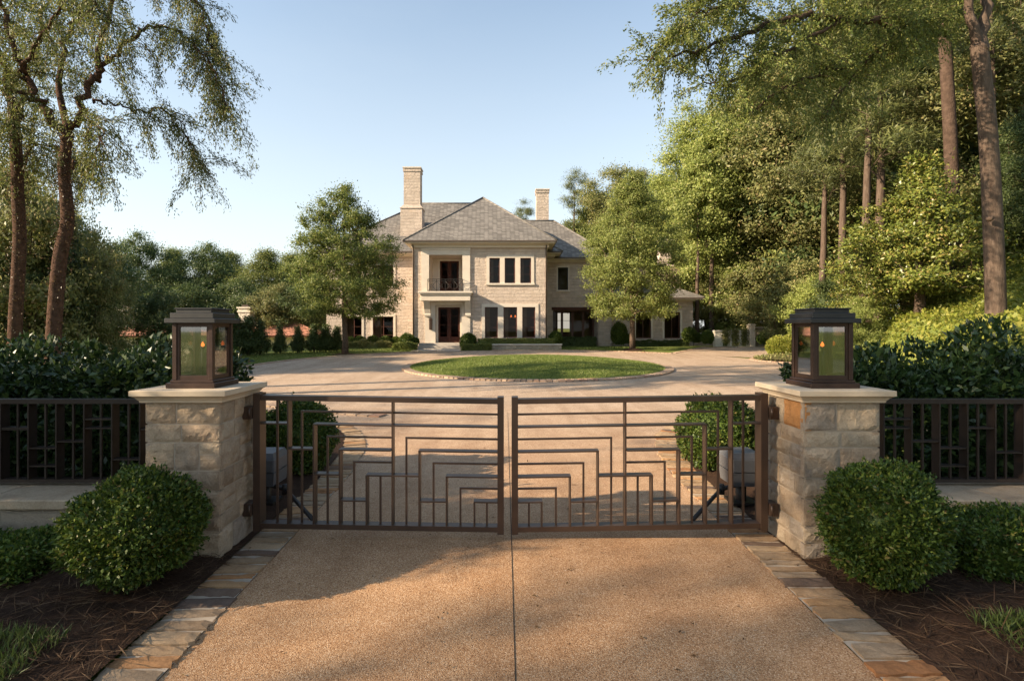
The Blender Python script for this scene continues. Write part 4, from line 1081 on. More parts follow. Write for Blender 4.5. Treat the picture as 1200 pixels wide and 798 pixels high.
# chandelier glowing in the dining room
lx, ly, lz = WX(599,YB+2), YB+2, WZ(371.5,YB+2)
ch = thing('chandelier', 'glowing orange chandelier seen through the tall triple window', 'chandelier', (lx,ly,lz))
mb = MB(); mb.tube([(lx,ly,lz-.1),(lx,ly,4.14)],.015,6); 
for k in range(8): an = k*math.pi/4; mb.tube([(lx,ly,lz-.08),(lx+.25*math.cos(an),ly+.25*math.sin(an),lz-.16),(lx+.42*math.cos(an),ly+.42*math.sin(an),lz-.02)],.012,5)
part('frame', mb, M['iron'], ch)
for k in range(8):
    an = k*math.pi/4; mb = MB(); mb.lathe([(.001,0),(.055,.02),(.05,.09),(.035,.14),(.001,.15)],(lx+.42*math.cos(an),ly+.42*math.sin(an),lz-.02),8); part('lamp_shade', mb, M['bulb'], ch)

# planter wall before the tall windows, and small piers
mb = MB(); p0,p1 = WX(559,35.6),WX(658,35.6); mb.box(p0,p1,35.6,36.1,HB_-.3,HB_+.30); pw = thing('planter_wall', 'low stone planter wall below the tall triple window', 'planter', ((p0+p1)/2,35.85,HB_))
part('stone_base', mb, M['planter_stone'], pw); mb = MB(); mb.box(p0-.05,p1+.05,35.55,36.15,HB_+.302,HB_+.38,0,.01); part('coping', mb, M['limestone'], pw)

# ------------------------------------------------------------------ neighbour with clay tile roof
nb = thing('tiled_house', 'low house with red clay tile roof beyond the hedge row', 'house', (-26,49,-2))
mb = MB(); mb.box(-35.5,-16.3,47,53,-2.6,1.25); part('wall', mb, M['stucco'], nb)
mb = MB(); hip(mb,-36.2,-15.6,46.2,53.8,1.3,2.75,rx0=-32,rx1=-20); mb.box(-36.1,-15.7,46.3,53.7,1.15,1.29); part('roof', mb, M['clay_tile'], nb)
for px in (148,289):
    Y = 48.5; x = WX(px,Y); mb = MB(); w = .5
    mb.box(x-w,x+w,Y-w,Y+w,1.5,3.35); mb.box(x-w-.08,x+w+.08,Y-w-.08,Y+w+.08,3.35,3.5); mb.box(x-w-.02,x+w+.02,Y-w-.02,Y+w+.02,3.5,3.7); mb.box(x-w-.12,x+w+.12,Y-w-.12,Y+w+.12,3.7,3.82)
    c = part('chimney', mb, M['stucco'], nb); mb = MB(); mb.box(x-.3,x+.3,Y-.3,Y+.3,3.82,4.02); part('chimney_pot', mb, M['gutter'], c)

# ------------------------------------------------------------------ retaining walls at the end of the side drive
def rwall(label, px0,px1,py,Y,mat='stucco',th=.4):
    x0,x1,z = WX(px0,Y),WX(px1,Y),WZ(py,Y); t = thing('retaining_wall', label, 'wall', ((x0+x1)/2,Y,.56))
    mb = MB(); mb.box(x0,x1,Y,Y+th,.3,z); part('wall_face', mb, M[mat], t); mb = MB(); mb.box(x0-.05,x1+.05,Y-.06,Y+th+.06,z+.002,z+.12,0,.012); part('coping', mb, M['limestone'], t)
rwall('low cream wall with creepers on its face', 838,878.5,389,40.2)
rwall('cream wall pier between the two walls', 879.5,885,381.5,39.9,'retaining_stone',.6)
rwall('shaded brown wall set back behind the pier', 885.5,906,384.5,41.,'garden_wall_stone')
rwall('tallest cream wall at the end of the side drive', 905.5,930,377,40.2,'retaining_stone')
rwall('grey garden wall joining the house corner', 813,836,392,41.8,'planter_stone')
# ------------------------------------------------------------------ clipped shrubs and hedges
def big_ball(name, label, x, y, rx, rz, n, L, seed, zc, group=None):
    me = shrub_mesh(name, seed, ball_surf(rx, rx, rz, .07, -.97, seed), n, L, M['leaf_box'], .5, .4, .16, .03, shoots=260)
    t = thing(name, label, 'shrub', (x,y,zc), 0, group)
    link('foliage', me, t)
    mb = core_ball(rx*.84, rx*.84, rz*.84, None); link('inner_growth', mb.mesh('inner_growth', M['leaf_box']), t)
    mb = MB(); 
    for k in range(5): a = k*1.3; mb.tube([(.03*math.cos(a),.03*math.sin(a),-zc-.02),(.12*math.cos(a),.12*math.sin(a),-rz*.6),(.3*rx*math.cos(a),.3*rx*math.sin(a),0)],[.02,.016,.008],5)
    link('stem', mb.mesh('stem', M['bark']), t); return t
big_ball('round_boxwood', 'wide clipped boxwood ball in front of the pillar by the laurel hedge', -2.63, 3.84, .415, .37, 34000, .032, 2, .485)
big_ball('round_boxwood', 'clipped boxwood ball in front of the pillar with the orange block', 2.70, 3.84, .39, .405, 32000, .032, 9, .52)
big_ball('round_boxwood', 'rounded boxwood behind the gate leaf next to the laurel hedge', -2.70, 7.0, .45, .48, 16000, .042, 4, .49)
big_ball('round_boxwood', 'rounded boxwood behind the gate leaf on the orange block pillar side', 2.84, 7.15, .52, .50, 16000, .042, 6, .51)

def hedge(name, label, x0,x1,y0,y1,z0,z1, n, L, leaf, seed, aspect=.5, lump=.03, inner=.2, corek=.1, cat='hedge', group=None):
    cx, cy = (x0+x1)/2, (y0+y1)/2
    t = thing(name, label, cat, (cx,cy,z0), 0, group)
    me = shrub_mesh(name, seed, box_surf(x0-cx,x1-cx,y0-cy,y1-cy,0,z1-z0,lump,seed), n, L, leaf, aspect, .4, inner, .04)
    link('foliage', me, t)
    mb = MB(); c = corek; mb.box(x0-cx+c,x1-cx-c,y0-cy+c,y1-cy-c,-.05,z1-z0-c,0,.03); link('inner_growth', mb.mesh('inner_growth', leaf), t); return t
hedge('laurel_hedge', 'tall glossy laurel hedge behind the fence beside the paler pillar', -9.2,-3.25,5.35,6.7,.02,1.52, 60000,.085, M['leaf_laurel'], 3, .46, .12, .42, .36)
hedge('laurel_hedge', 'tall dark laurel hedge behind the fence past the box hedge', 3.5,9.2,5.45,6.9,.02,1.46, 60000,.085, M['leaf_laurel'], 5, .46, .15, .42, .4)
hedge('box_hedge', 'low clipped box hedge in front of the coped wall by the fence', 3.32,6.2,3.78,4.36,.05,.47, 34000,.034, M['leaf_box'], 7, .5, .012, .12)
hedge('box_hedge', 'low box hedge partly hidden by the wide boxwood ball', -6.2,-3.42,3.72,4.34,.05,.31, 34000,.034, M['leaf_box'], 8, .5, .02, .12)
hedge('planter_hedge', 'thin clipped hedge along the top of the planter wall', WX(560,35.85),WX(650,35.85),35.66,36.04,HB_+.36,HB_+.72, 9000,.06, M['leaf_oak'], 11, .5, .012, .1, .06)
hedge('entry_hedge', 'low clipped hedge before the steps on the lawn tree side', WX(461,34.9),WX(488,34.9),34.6,35.3,.44,.92, 5000,.07, M['leaf_oak'], 12, .5, .03, .12)
hedge('entry_hedge', 'low clipped hedge before the steps at the planter end', WX(541,34.9),WX(576,34.9),34.6,35.3,.44,.90, 6000,.07, M['leaf_oak'], 13, .5, .03, .12)
hedge('foundation_hedge', 'dark low hedge in front of the shaded porch', WX(655,40.4),WX(699,40.4),40.1,40.7,.5,1.25, 6000,.08, M['leaf_dark'], 14, .5, .03, .12)
hedge('foundation_hedge', 'low dark hedge under the garden room windows', WX(742,40.8),WX(806,40.8),40.4,41.0,.5,.95, 6000,.08, M['leaf_dark'], 15, .5, .03, .12)
hedge('foundation_hedge', 'loose low planting under the tall paired windows of the wing', WX(408,38),WX(458,38),37.6,38.2,.48,.95, 6000,.08, M['leaf_mixed'], 16, .5, .06, .15)

# small clipped balls near the house: copies of one shrub
ball_me = shrub_mesh('small_boxwood', 31, ball_surf(.5,.5,.5,.05,-.9,5), 5200, .075, M['leaf_box'], .5, .4, .12, .03)
ball_core = core_ball(.43,.43,.43,None).mesh('inner_growth', M['leaf_box'])
for px, py, rpx, Y, zs, lab in (
    (411,402,7,38.4,1,'small boxwood ball right behind the lawn tree trunk'),
    (422,402,7.4,38.5,1,'small boxwood ball in the wing bed, second from the tree trunk'),
    (437,401,7.6,38.5,1,'pale small boxwood ball below the gap between the wing windows'),
    (451.5,402,7.4,38.4,1,'small boxwood ball under the wing window nearest the bay'),
    (464,400.5,6,38.6,1,'little boxwood ball half behind the taller entry ball'),
    (477,401,9.6,35.9,1.05,'large dark boxwood ball beside the entry steps, lawn tree side'),
    (487,400,4.5,36.4,1,'tiny boxwood ball against the bay corner by the steps'),
    (549,401,9.8,35.9,1.05,'large boxwood ball at the planter end of the entry steps'),
    (651,398,8,37.5,1.2,'boxwood ball behind the far end of the planter wall'),
    (725.5,391.5,9,40.2,1.5,'tall dark boxwood egg beside the porch pier'),
    (734,397,6,40.2,1,'small dark boxwood next to the tall boxwood egg'),
    (808,392.5,8.4,39.6,1.05,'boxwood ball at the corner of the garden room'),
    (817,396,6,40,1,'boxwood squeezed between two rounder balls by the garden room'),
    (829,395.5,7.4,38.8,1.1,'boxwood ball standing alone before the cream creeper wall'),
    (895,397,7.2,38.6,1,'boxwood ball beside the cream wall pier')):
    r = rpx*Y/F; t = thing('boxwood_ball', lab, 'shrub', (WX(px,Y),Y,max(WZ(py,Y), Hf(WX(px,Y),Y)+r*zs*.8)), px*.1, 'clipped boxwood balls by the house')
    t.scale = (r/.5, r/.5, r/.5*zs); link('foliage', ball_me, t); link('inner_growth', ball_core, t)

# conical evergreens in a row at the edge of the court
cone_me = tree_meshes('conical_evergreen', 41, 2.0, .1, .62, lambda t: max(.06,(1-t)**.75*min(1,.7+2*t)), 90, 60, .13, M['leaf_dark'], M['bark'], .22, .8, .05, .05, .35, .4, .3, .35, .1)
for i, (px, top, Y, w, lab) in enumerate((
    (262,372,29.5,1.2,'dark evergreen cone closest to the copper lantern'),
    (277,374,29.8,1.2,'dark evergreen cone, next after the one closest to the lantern'),
    (291,373,30.2,1.15,'dark evergreen cone below the tile house chimney'),
    (305,378,30.6,1.05,'dark evergreen cone at the end of the dense lantern clump'),
    (328,383,31.5,.85,'lone evergreen cone with gaps on both its sides, shorter one'),
    (349,384,32.2,.95,'evergreen cone standing between the lone cone and the dark block'),
    (368,382,32.8,1.15,'evergreen cone starting the dark block behind the lawn tree'),
    (382,382,33.2,1.15,'evergreen cone in the middle of the block behind the lawn tree'),
    (395,384,33.6,1.1,'evergreen cone touching the lawn tree trunk'))):
    x = WX(px,Y); g = Hf(x,Y); s = (WZ(top,Y)-g)/2.0
    t = place_tree(cone_me, 'conical_evergreen', lab, 'shrub', x, Y, s*w, i*1.1, 'conical evergreens along the court', g, s)

# lime mounds, creepers
mound = shrub_mesh('lime_mound', 51, ball_surf(.5,.5,.55,.09,-.6,3), 5000, .1, M['leaf_lime'], .4, .4, .16, .05)
for px, py, rpx, Y, lab in ((911,407,11,27.5,'yellow green mound on the bed by the side drive, nearer the wall'),(924,406,11,27.2,'yellow green mound next to the dark lantern glass')):
    r = rpx*Y/F; shrub('lime_mound', lab, 'shrub', WX(px,Y), Y, WZ(py,Y), mound, 'yellow green mounds', r/.5, px)
for px, lab in ((850,'wall creeper farthest from the pier'),(861,'wall creeper in the middle of the cream wall'),(872,'wall creeper beside the cream pier')):
    rg = np.random.default_rng(px); n = 900; Y = 40.15
    P = np.stack([WX(px,Y)+rg.normal(size=n)*.13, Y-.03-np.abs(rg.normal(size=n))*.05, .6+rg.uniform(0,1,n)**.8*1.25],1)
    me = leaves_to_mesh('creeper', leaf_arrays(P-np.array([WX(px,Y),Y,.6]), .11, rg, .6, .2), M['leaf_mixed'])
    o = link('creeper', me); o.location = (WX(px,Y),Y,.6); tag(o, lab, 'creeper', 'creepers on the cream wall')
rg = np.random.default_rng(5); n = 1500; Y = 40.1; x0 = WX(921,Y)
P = np.stack([rg.normal(size=n)*.3, -np.abs(rg.normal(size=n))*.1, rg.uniform(0,1,n)*1.7],1)
o = link('creeper', leaves_to_mesh('creeper', leaf_arrays(P,.12,rg,.6,.2), M['leaf_mixed'])); o.location = (x0,Y,.6); tag(o, 'leafy creeper on the tallest cream wall', 'creeper')

# mulch rings under the lawn trees
for x, y, nme in ((WX(741,34.6),34.6,1),(WX(404.5,31),31,2)):
    mb = MB(); n = 24
    mb.add([(x,y,Hf(x,y)+(.19 if nme == 1 else .09))]+[(x+.95*math.cos(k*2*math.pi/n),y+.95*math.sin(k*2*math.pi/n),Hf(x,y)+.0) for k in range(n)],[(0,1+k,1+(k+1)%n) for k in range(n)],0,True)
    struct('mulch_ring', mb, M['mulch'])
# bed at the corner by the side drive
mb = MB(); n = 28; cx, cy = 14.1, 26.4
mb.add([(cx,cy,Hf(cx,cy)+.22)]+[(cx+1.7*math.cos(k*2*math.pi/n),cy+1.7*math.sin(k*2*math.pi/n),Hf(cx,cy)+.02) for k in range(n)],[(0,1+k,1+(k+1)%n) for k in range(n)],0,True)
struct('corner_bed', mb, M['forest_floor'])
rg = np.random.default_rng(77); n = 2600; a = rg.uniform(0,6.283,n); r = 1.75*np.sqrt(rg.uniform(0,1,n)); x = cx+r*np.cos(a); y = cy+r*np.sin(a)
o = link('bed_planting', leaves_to_mesh('bed_planting', leaf_arrays(np.stack([x,y,H(x,y)+.2*(1-r/1.75)+rg.uniform(0,.14,n)],1), .11, rg, .5, .6), M['leaf_mixed'])); tag(o, 'low mixed ground planting on the bed corner by the side drive', 'ground cover', kind='stuff')
edging('bed_edging', [(cx+1.8*math.cos(R(k)),cy+1.8*math.sin(R(k))) for k in range(100,300,8)], .28, M['far_edging'], 14, (.2,.3), .035, False)

# ground cover on the bank
rng = np.random.default_rng(61)
n = 150000; x = rng.uniform(6,42,n); y = rng.uniform(8.5,34,n); d = np.hypot(x-DC[0],y-DC[1])
k = (d > DR+.9) & ~((y > 25.2) & (x < 27)) & (H(x,y) > .3); x, y = x[k], y[k]
P = np.stack([x,y,H(x,y)+rng.uniform(-.02,.12,len(x))],1)
o = link('ground_cover', leaves_to_mesh('ground_cover', leaf_arrays(P,.15,rng,.6,1.), M['leaf_lime'])); tag(o, 'yellow green ivy ground cover over the sloping bank', 'ground cover', kind='stuff')

# ------------------------------------------------------------------ the two lawn trees
t1 = tree_meshes('lawn_oak', 71, 9.9, 2.2, 3.25, p_egg, 400, 165, .13, M['leaf_lawn'], M['bark'], .46, .6, .17, .1, .42, .5, 0, .5, .1, .16, .010)
place_tree(t1, 'lawn_tree', 'dark green lawn tree in front of the house wing', 'tree', WX(404.5,31.), 31., WZ(221,31.)/9.9*.985, .6, z=Hf(-9,31)-.02)
t2 = tree_meshes('lawn_maple', 72, 10.2, 1.9, 3.05, p_egg, 430, 170, .13, M['leaf_bright'], M['bark'], .48, .6, .15, .1, .42, .5, 0, .5, .12, .16, .010)
place_tree(t2, 'lawn_tree', 'bright yellow green lawn tree with a low broad crown', 'tree', WX(741,34.6), 34.6, (WZ(207,34.6)-.65)/10.2, 2.1, z=.65)

# ------------------------------------------------------------------ forest variants
vA  = tree_meshes('broad_tree', 81, 14, 2.6, 4.6, p_oval, 150, 430, .19, M['leaf_oak'], M['bark'], 1.15, .55, .26, .2, .5, .5, 0, .5, .25)
vA2 = tree_meshes('broad_tree', 82, 14, 2.2, 4.8, p_oval, 150, 430, .19, M['leaf_dark'], M['bark'], 1.15, .55, .26, .2, .5, .5, 0, .5, .25)
vB  = tree_meshes('tall_tree', 83, 18, 4.0, 3.9, p_tall, 170, 430, .19, M['leaf_mixed'], M['bark_grey'], 1.1, .6, .27, .2, .45, .5, 0, .5, .3)
vB2 = tree_meshes('tall_tree', 84, 18, 3.4, 4.0, p_tall, 170, 430, .19, M['leaf_bright'], M['bark_grey'], 1.1, .6, .27, .2, .45, .5, 0, .5, .3)
vC  = tree_meshes('pine_tree', 85, 20, 9.5, 3.0, lambda t: max(.2,.75+.3*math.sin(9*t))*(1-.55*t), 48, 330, .26, M['needle'], M['bark_grey'], .95, .36, .26, .15, .16, .6, .2, .45, .3, .05)
vD  = tree_meshes('understory_tree', 86, 7, .4, 3.2, p_round, 130, 260, .18, M['leaf_mixed'], M['bark'], .75, .6, .12, .3, .45, .5, 0, .5, .25)
vD2 = tree_meshes('understory_tree', 87, 7, .4, 3.0, p_round, 130, 260, .18, M['leaf_dark'], M['bark'], .75, .6, .12, .3, .45, .5, 0, .5, .25)
vD3 = tree_meshes('understory_tree', 88, 7, .4, 3.0, p_round, 130, 260, .18, M['leaf_bright'], M['bark'], .75, .6, .12, .3, .45, .5, 0, .5, .25)
vE  = tree_meshes('slender_tree', 89, 17, 9.5, 2.5, p_oval, 80, 200, .28, M['leaf_bright'], M['bark_grey'], .9, .6, .22, .15, .45, .5, 0, .5, .3)
vS  = tree_meshes('shade_tree', 90, 14, 3.0, 4.6, p_oval, 150, 40, .20, M['leaf_oak'], M['bark'], 1.3, .6, .26, .2, .5, .5, 0, .5, .25)
vH  = tree_meshes('shade_tree', 92, 18., 11.6, 4.2, p_oval, 120, 200, .22, M['leaf_oak'], M['bark'], 1.2, .6, .26, .2, .5, .5, 0, .5, .25)  # crown raised to shade the right pillar side and spare the drive
hts = {id(vA):14,id(vA2):14,id(vB):18,id(vB2):18,id(vC):20,id(vD):7,id(vD2):7,id(vD3):7,id(vE):17}
nm  = {id(vA):'broadleaf_tree',id(vA2):'broadleaf_tree',id(vB):'tall_tree',id(vB2):'tall_tree',id(vC):'pine_tree',id(vD):'understory_tree',id(vD2):'understory_tree',id(vD3):'understory_tree',id(vE):'slender_tree'}
def forest(rows, group):
    for i, (px, top, Y, v, w, lab) in enumerate(rows):
        x = WX(px,Y); g = Hf(x,Y); s = (WZ(top,Y)-g)/hts[id(v)]
        place_tree(v, nm[id(v)], lab, 'tree', x, Y, s*w, (i*2.399+px) % 6.28, group, g-.05, s)
forest([
    (830,128,47,vB2,1.0,'pale yellow green tree rising above the garden room roof edge'),
    (868,150,51,vB,1.0,'mixed green tree behind the cream creeper wall'),
    (803,205,52,vA,.9,'mid green tree behind the bright lawn tree, nearest its right edge'),
    (768,203,57,vA2,.9,'dark tree behind the top of the bright lawn tree'),
    (728,197,60,vB,1.0,'mixed green treetop rising directly behind the bright lawn tree'),
    (700,225,64,vA,.9,'low treetop between the pine and the bright lawn tree'),
    (905,84,46,vB2,1.05,'tall yellow green tree left of the dark lantern, over the cream walls'),
    (942,45,42,vB,1.1,'tall mixed green tree rising over the dark lantern'),
    (992,20,40,vB,1.1,'tall tree between the dark lantern and the broad magnolia'),
    (1062,-60,40,vB2,1.0,'very tall tree behind the magnolia, top out of frame'),
    (1130,-70,38,vA2,1.2,'dark tree behind the reddish trunk on the bank'),
    (1190,-60,27,vB,1.1,'tall tree at the frame edge behind the smooth trunk'),
    (1215,120,22,vA2,.9,'dark broad tree at the frame edge beyond the smooth trunk'),
    (1000,60,44,vA2,1.3,'dark tree deep behind the pine trunks'),
    (900,150,56,vA2,1.4,'dark tree deep in the wood behind the cream walls'),
    (1080,60,46,vA2,1.4,'dark tree deep in the wood behind the magnolia')], 'trees of the wood beside the house')
forest([
    (840,318,46,vD,1.0,'leafy low tree behind the cream creeper wall'),
    (868,300,45,vD3,1.0,'light green low tree above the cream pier'),
    (903,300,42.5,vD,1.1,'low tree with tan leaves above the tallest cream wall'),
    (935,312,38,vD,1.1,'low spreading tree over the yellow green mounds'),
    (955,325,34,vD3,1.0,'light green low tree just above the dark lantern'),
    (985,325,31,vD2,1.0,'dark low tree right of the dark lantern top'),
    (1006,350,22.5,vD3,.9,'bright green bush at the foot of the magnolia'),
    (1195,300,24,vD2,1.2,'dark bush behind the base of the smooth trunk')], 'understory of the wood beside the house')
forest([
    (817,175,43,vE,.85,'slender bare trunked tree at the garden room roof end'),
    (834,140,44,vE,.9,'slender bare trunked tree, second from the garden room'),
    (1012,-40,27,vC,1.0,'pine with a pale trunk showing above the magnolia'),
    (1029,-50,28,vC,1.05,'pine beside the pale trunked pine above the magnolia'),
    (963,40,33,vC,.9,'dark trunked pine above the dark lantern'),
    (987,-20,31,vC,.9,'leaning pine trunk just past the dark lantern top'),
    (1160,-160,24,vC,.9,'pine close behind the smooth trunk fork'),
    (672,198,62,vC,.8,'tall airy pine rising behind the short chimney'),
    (616,233,66,vC,.8,'pine top peeping out left of the short chimney')], 'bare trunked trees and pines')
forest([
    (165,271,60,vA2,.85,'tallest dark tree above the tile house chimney by the big weeping tree'),
    (203,292,66,vA,.85,'round tree between the tall dark tree and the copper lantern'),
    (238,282,62,vA2,.95,'dark broad tree directly above the copper lantern'),
    (268,296,68,vA,.9,'tree behind the lantern side of the far tile chimney'),
    (310,293,60,vA,.95,'mid green tree above the far tile chimney'),
    (340,297,66,vA,1.0,'pale tree half hidden at the left edge of the dark lawn tree'),
    (375,292,60,vA2,1.0,'tree hidden behind the dark lawn tree crown'),
    (420,300,64,vA,1.0,'tree between the lawn tree crown and the house roof'),
    (122,283,52,vA2,.9,'dark tree behind the trunk of the weeping tree'),
    (285,330,52,vD2,1.0,'low dark tree above the tile roof'),
    (325,335,50,vD,1.0,'low mixed tree above the evergreen cones'),
    (358,330,50,vD2,1.1,'low dark tree behind the evergreen block'),
    (212,335,50,vD2,1.0,'low dark tree just left of the copper lantern roof'),
    (185,340,40,vD2,.8,'pointed dark young tree beside the near tile chimney'),
    (52,255,38,vA2,.9,'dark tree left of the weeping trunk'),
    (40,215,32,vA2,1.0,'big dark tree behind the second weeping trunk'),
    (-10,190,26,vA2,1.0,'dark tree at the frame edge behind the weeping tree')], 'trees beyond the tile house and the court')
forest([
    (8,205,18.5,vD,.75,'dark bush at the frame edge under the weeping tree'),
    (50,262,20,vD2,.8,'dark bush under the weeping trunk'),
    (84,258,24,vD,.58,'yellowish bush lit behind the weeping trunk'),
    (34,236,22,vD2,.8,'tall dark bush between the two weeping trunks'),
    (112,300,21,vD,.55,'olive bush beside the vine covered weeping trunk'),
    (98,345,36,vD2,.6,'dark bush between the weeping tree and the tile roof')], 'bushes under the weeping tree')

# magnolia on the bank
mag = tree_meshes('magnolia', 91, 8, 1.0, 3.4, p_cone, 150, 260, .16, M['leaf_magnolia'], M['bark_grey'], .6, .6, .2, .15, .45, .5, .0, .6, .5)
for px, top, Y, w, lab in ((1078,182,22.5,1.15,'broad glossy magnolia with yellow green leaves on the bank'),(1160,215,24.5,1.1,'glossy magnolia behind the smooth trunk on the bank'),(1020,262,23.5,1.0,'smaller glossy magnolia at the edge of the bank')):
    x = WX(px,Y); g = Hf(x,Y); s = (WZ(top,Y)-g)/8; place_tree(mag, 'magnolia', lab, 'tree', x, Y, s*w, px, 'magnolias on the bank', g-.05, s)

# ------------------------------------------------------------------ big trees close to the gate
def I(px, py, Y): return (WX(px,Y), Y, WZ(py,Y))
def framed_tree(name, label, trunks, limbs, seed, L, per_m, leaf, bark, twig, droop, spread, start, step, sub, aspect=.36, extra=None):
    rng = np.random.default_rng(seed)
    base = Vector((trunks[0][0][0][0], trunks[0][0][0][1], Hf(trunks[0][0][0][0], trunks[0][0][0][1]) - .05))
    t = thing(name, label, 'tree', base)
    mt = MB()
    for pts, r0, r1 in trunks:
        sp = smooth_path(pts, 4); n = len(sp); mt.tube(sp, [r0+(r1-r0)*i/(n-1) for i in range(n)], 12)
    part('trunk', mt, bark, t)
    mb = MB(); paths = []
    for pts, r0, r1 in limbs:
        sp = smooth_path(pts, 5); sp = [p + Vector(rng.normal(size=3))*.05 for p in sp]; n = len(sp)
        mb.tube(sp, [r0+(r1-r0)*(i/(n-1))**.7 for i in range(n)], 8); paths.append(sp)
    tw, V = limb_sprays(paths, rng, L, per_m, twig, droop, spread, start, step, aspect, .07, sub)
    for tp in tw: mb.tube(tp, [.011,.009,.008,.006,.005,.004,.003][:len(tp)], 3, 0, False)
    part('limbs', mb, bark, t)
    if extra is not None: V = np.concatenate([V, extra(rng)])
    V = V - np.array(base); link('crown', leaves_to_mesh('crown', V, leaf), t); return t

yl = 13.
def ivy(paths, r, n, leaf=.05):
    def f(rng):
        P = []
        for path in paths:
            sp = smooth_path(path, 5); m = len(sp)-1
            for _ in range(n):
                u = rng.uniform(0, m); k = min(int(u), m-1); p = sp[k].lerp(sp[k+1], u-k); a = rng.uniform(0, 6.28)
                q = r*(.9+.9*rng.uniform()**2.5)*(1+.35*math.sin(7*u)); P.append((p.x+q*math.cos(a), p.y+q*math.sin(a), p.z+rng.normal()*.05))
        P = np.array(P); return leaf_arrays(P, leaf, rng, .6, .2)
    return f
tA = [I(60,480,yl),I(63,390,yl),I(70,305,yl),I(79,262,yl),I(77,225,yl),I(75,195,yl),I(80,158,yl)]
tB = [I(16,480,14.2),I(18,380,14.2),I(23,285,14.2),I(21,230,14.2),I(19,175,14.2),I(15,120,14.2)]
wl = framed_tree('weeping_tree', 'big weeping tree with reddish vine covered trunk and drooping sprays against the sky',
    [(tA, .165, .115)],
    [([I(78,168,yl),I(62,140,yl-.3),I(45,115,yl-.5),I(28,88,yl-.6),I(14,50,yl-.8),I(5,0,yl-.9),I(-5,-80,yl-1)], .10,.04),
     ([I(80,158,yl),I(92,140,yl),I(104,105,yl),I(112,90,yl+.2),I(122,74,yl+.3),I(140,62,yl+.3),I(158,42,yl+.4),I(182,33,yl+.4),I(212,38,yl+.3),I(238,62,yl),I(256,96,yl-.2),I(268,128,yl-.3)], .10,.012),
     ([I(110,122,yl+.2),I(124,121,yl+.3),I(140,124,yl+.5),I(165,130,yl+.8),I(196,131,yl+1),I(212,146,yl+1),I(225,172,yl+1),I(238,200,yl+1)], .035,.008),
     ([I(112,90,yl+.2),I(120,40,yl+.5),I(136,-10,yl+.8),I(170,-40,yl+.8),I(208,-30,yl+.6),I(232,10,yl+.5),I(248,55,yl+.4),I(252,95,yl+.4)], .07,.01),
     ([I(80,158,yl),I(70,110,yl+.6),I(76,50,yl+.8),I(95,10,yl+.9),I(100,-60,yl+1),I(115,-120,yl+1)], .09,.03),
     ([I(77,195,yl),I(92,188,yl+.6),I(106,190,yl+1),I(118,204,yl+1.2)], .04,.01),
     ([I(92,140,yl),I(100,135,yl-.6),I(112,150,yl-1),I(122,172,yl-1.2)], .035,.01),
     ([I(45,115,yl-.5),I(20,108,yl-.8),I(-15,112,yl-1),I(-60,140,yl-1.2)], .06,.012),
     ([I(28,88,yl-.6),I(55,30,yl-1.2),I(95,0,yl-1.8),I(130,20,yl-2)], .055,.01)],
    101, .076, 125, M['leaf_weep'], M['bark_red'], 1.15, 1.1, .36, .3, .14, 2, .3)
iv = link('ivy', leaves_to_mesh('ivy', ivy([tA], .15, 2600)(np.random.default_rng(5)) - np.array(wl.location), M['leaf_rust']), wl)
w2 = framed_tree('weeping_tree', 'second weeping tree trunk at the frame edge with vines and a bent limb',
    [(tB, .16, .12)],
    [([I(15,120,14.2),I(5,80,14.2),I(-8,40,14),I(-20,-20,14)], .11,.04),
     ([I(18,150,14.2),I(30,105,14.8),I(44,50,15.2),I(62,-10,15.6),I(100,-50,15.8)], .08,.02),
     ([I(20,160,14.2),I(8,146,13.8),I(-10,140,13.4),I(-50,150,13)], .07,.015),
     ([I(21,215,14.2),I(32,190,14.8),I(36,150,15.2),I(48,120,15.5)], .04,.01),
     ([I(20,190,14.2),I(40,170,15),I(60,172,15.4),I(72,190,15.6)], .04,.01)],
    103, .08, 110, M['leaf_weep'], M['bark_red'], 1.35, 1.0, .42, .2, .13, 2, .3)
iv = link('ivy', leaves_to_mesh('ivy', ivy([tB], .155, 2600)(np.random.default_rng(6)) - np.array(w2.location), M['leaf_rust']), w2)

yr = 16.
rt = framed_tree('overhanging_tree', 'tree with reddish trunk and a long limb hanging over the drive',
    [([I(1131,410,24),I(1124,340,24),I(1117,240,24),I(1113,150,24),I(1108,60,24),I(1103,-20,24),I(1098,-120,24)], .29, .22)],
    [([I(1106,40,24),I(1092,32,20.5),I(1070,22,17.2),I(1040,26,16.4),I(990,23,15.6),I(945,20,15.2),I(905,27,15),I(868,42,14.8),I(830,56,14.6),I(795,66,14.5),I(760,70,14.4)], .17,.02),
     ([I(1101,-60,24),I(1040,-80,17.5),I(960,-70,16.5),I(890,-30,16),I(835,15,15.8),I(790,45,15.6)], .15,.02),
     ([I(1104,0,24),I(1050,60,18),I(1000,75,17.2),I(950,90,16.6),I(905,110,16.2),I(880,130,16)], .09,.015),
     ([I(990,23,15.6),I(940,50,15),I(890,80,14.6),I(850,95,14.4),I(822,100,14.3)], .06,.012),
     ([I(905,27,15),I(860,10,14.8),I(820,15,14.6),I(785,40,14.4)], .04,.01),
     ([I(1104,20,24),I(1130,-20,18),I(1180,-50,17),I(1240,-50,16.5)], .1,.02),
     ([I(1060,-80,18),I(1000,-20,17.5),I(950,10,17.5),I(900,40,17.5)], .06,.012),
     ([I(1070,22,17.2),I(1030,60,17),I(985,105,16.8),I(960,150,16.6)], .05,.012)],
    107, .105, 75, M['leaf_oak'], M['bark_warm'], 1.25, .35, .6, .22, .14, 2)
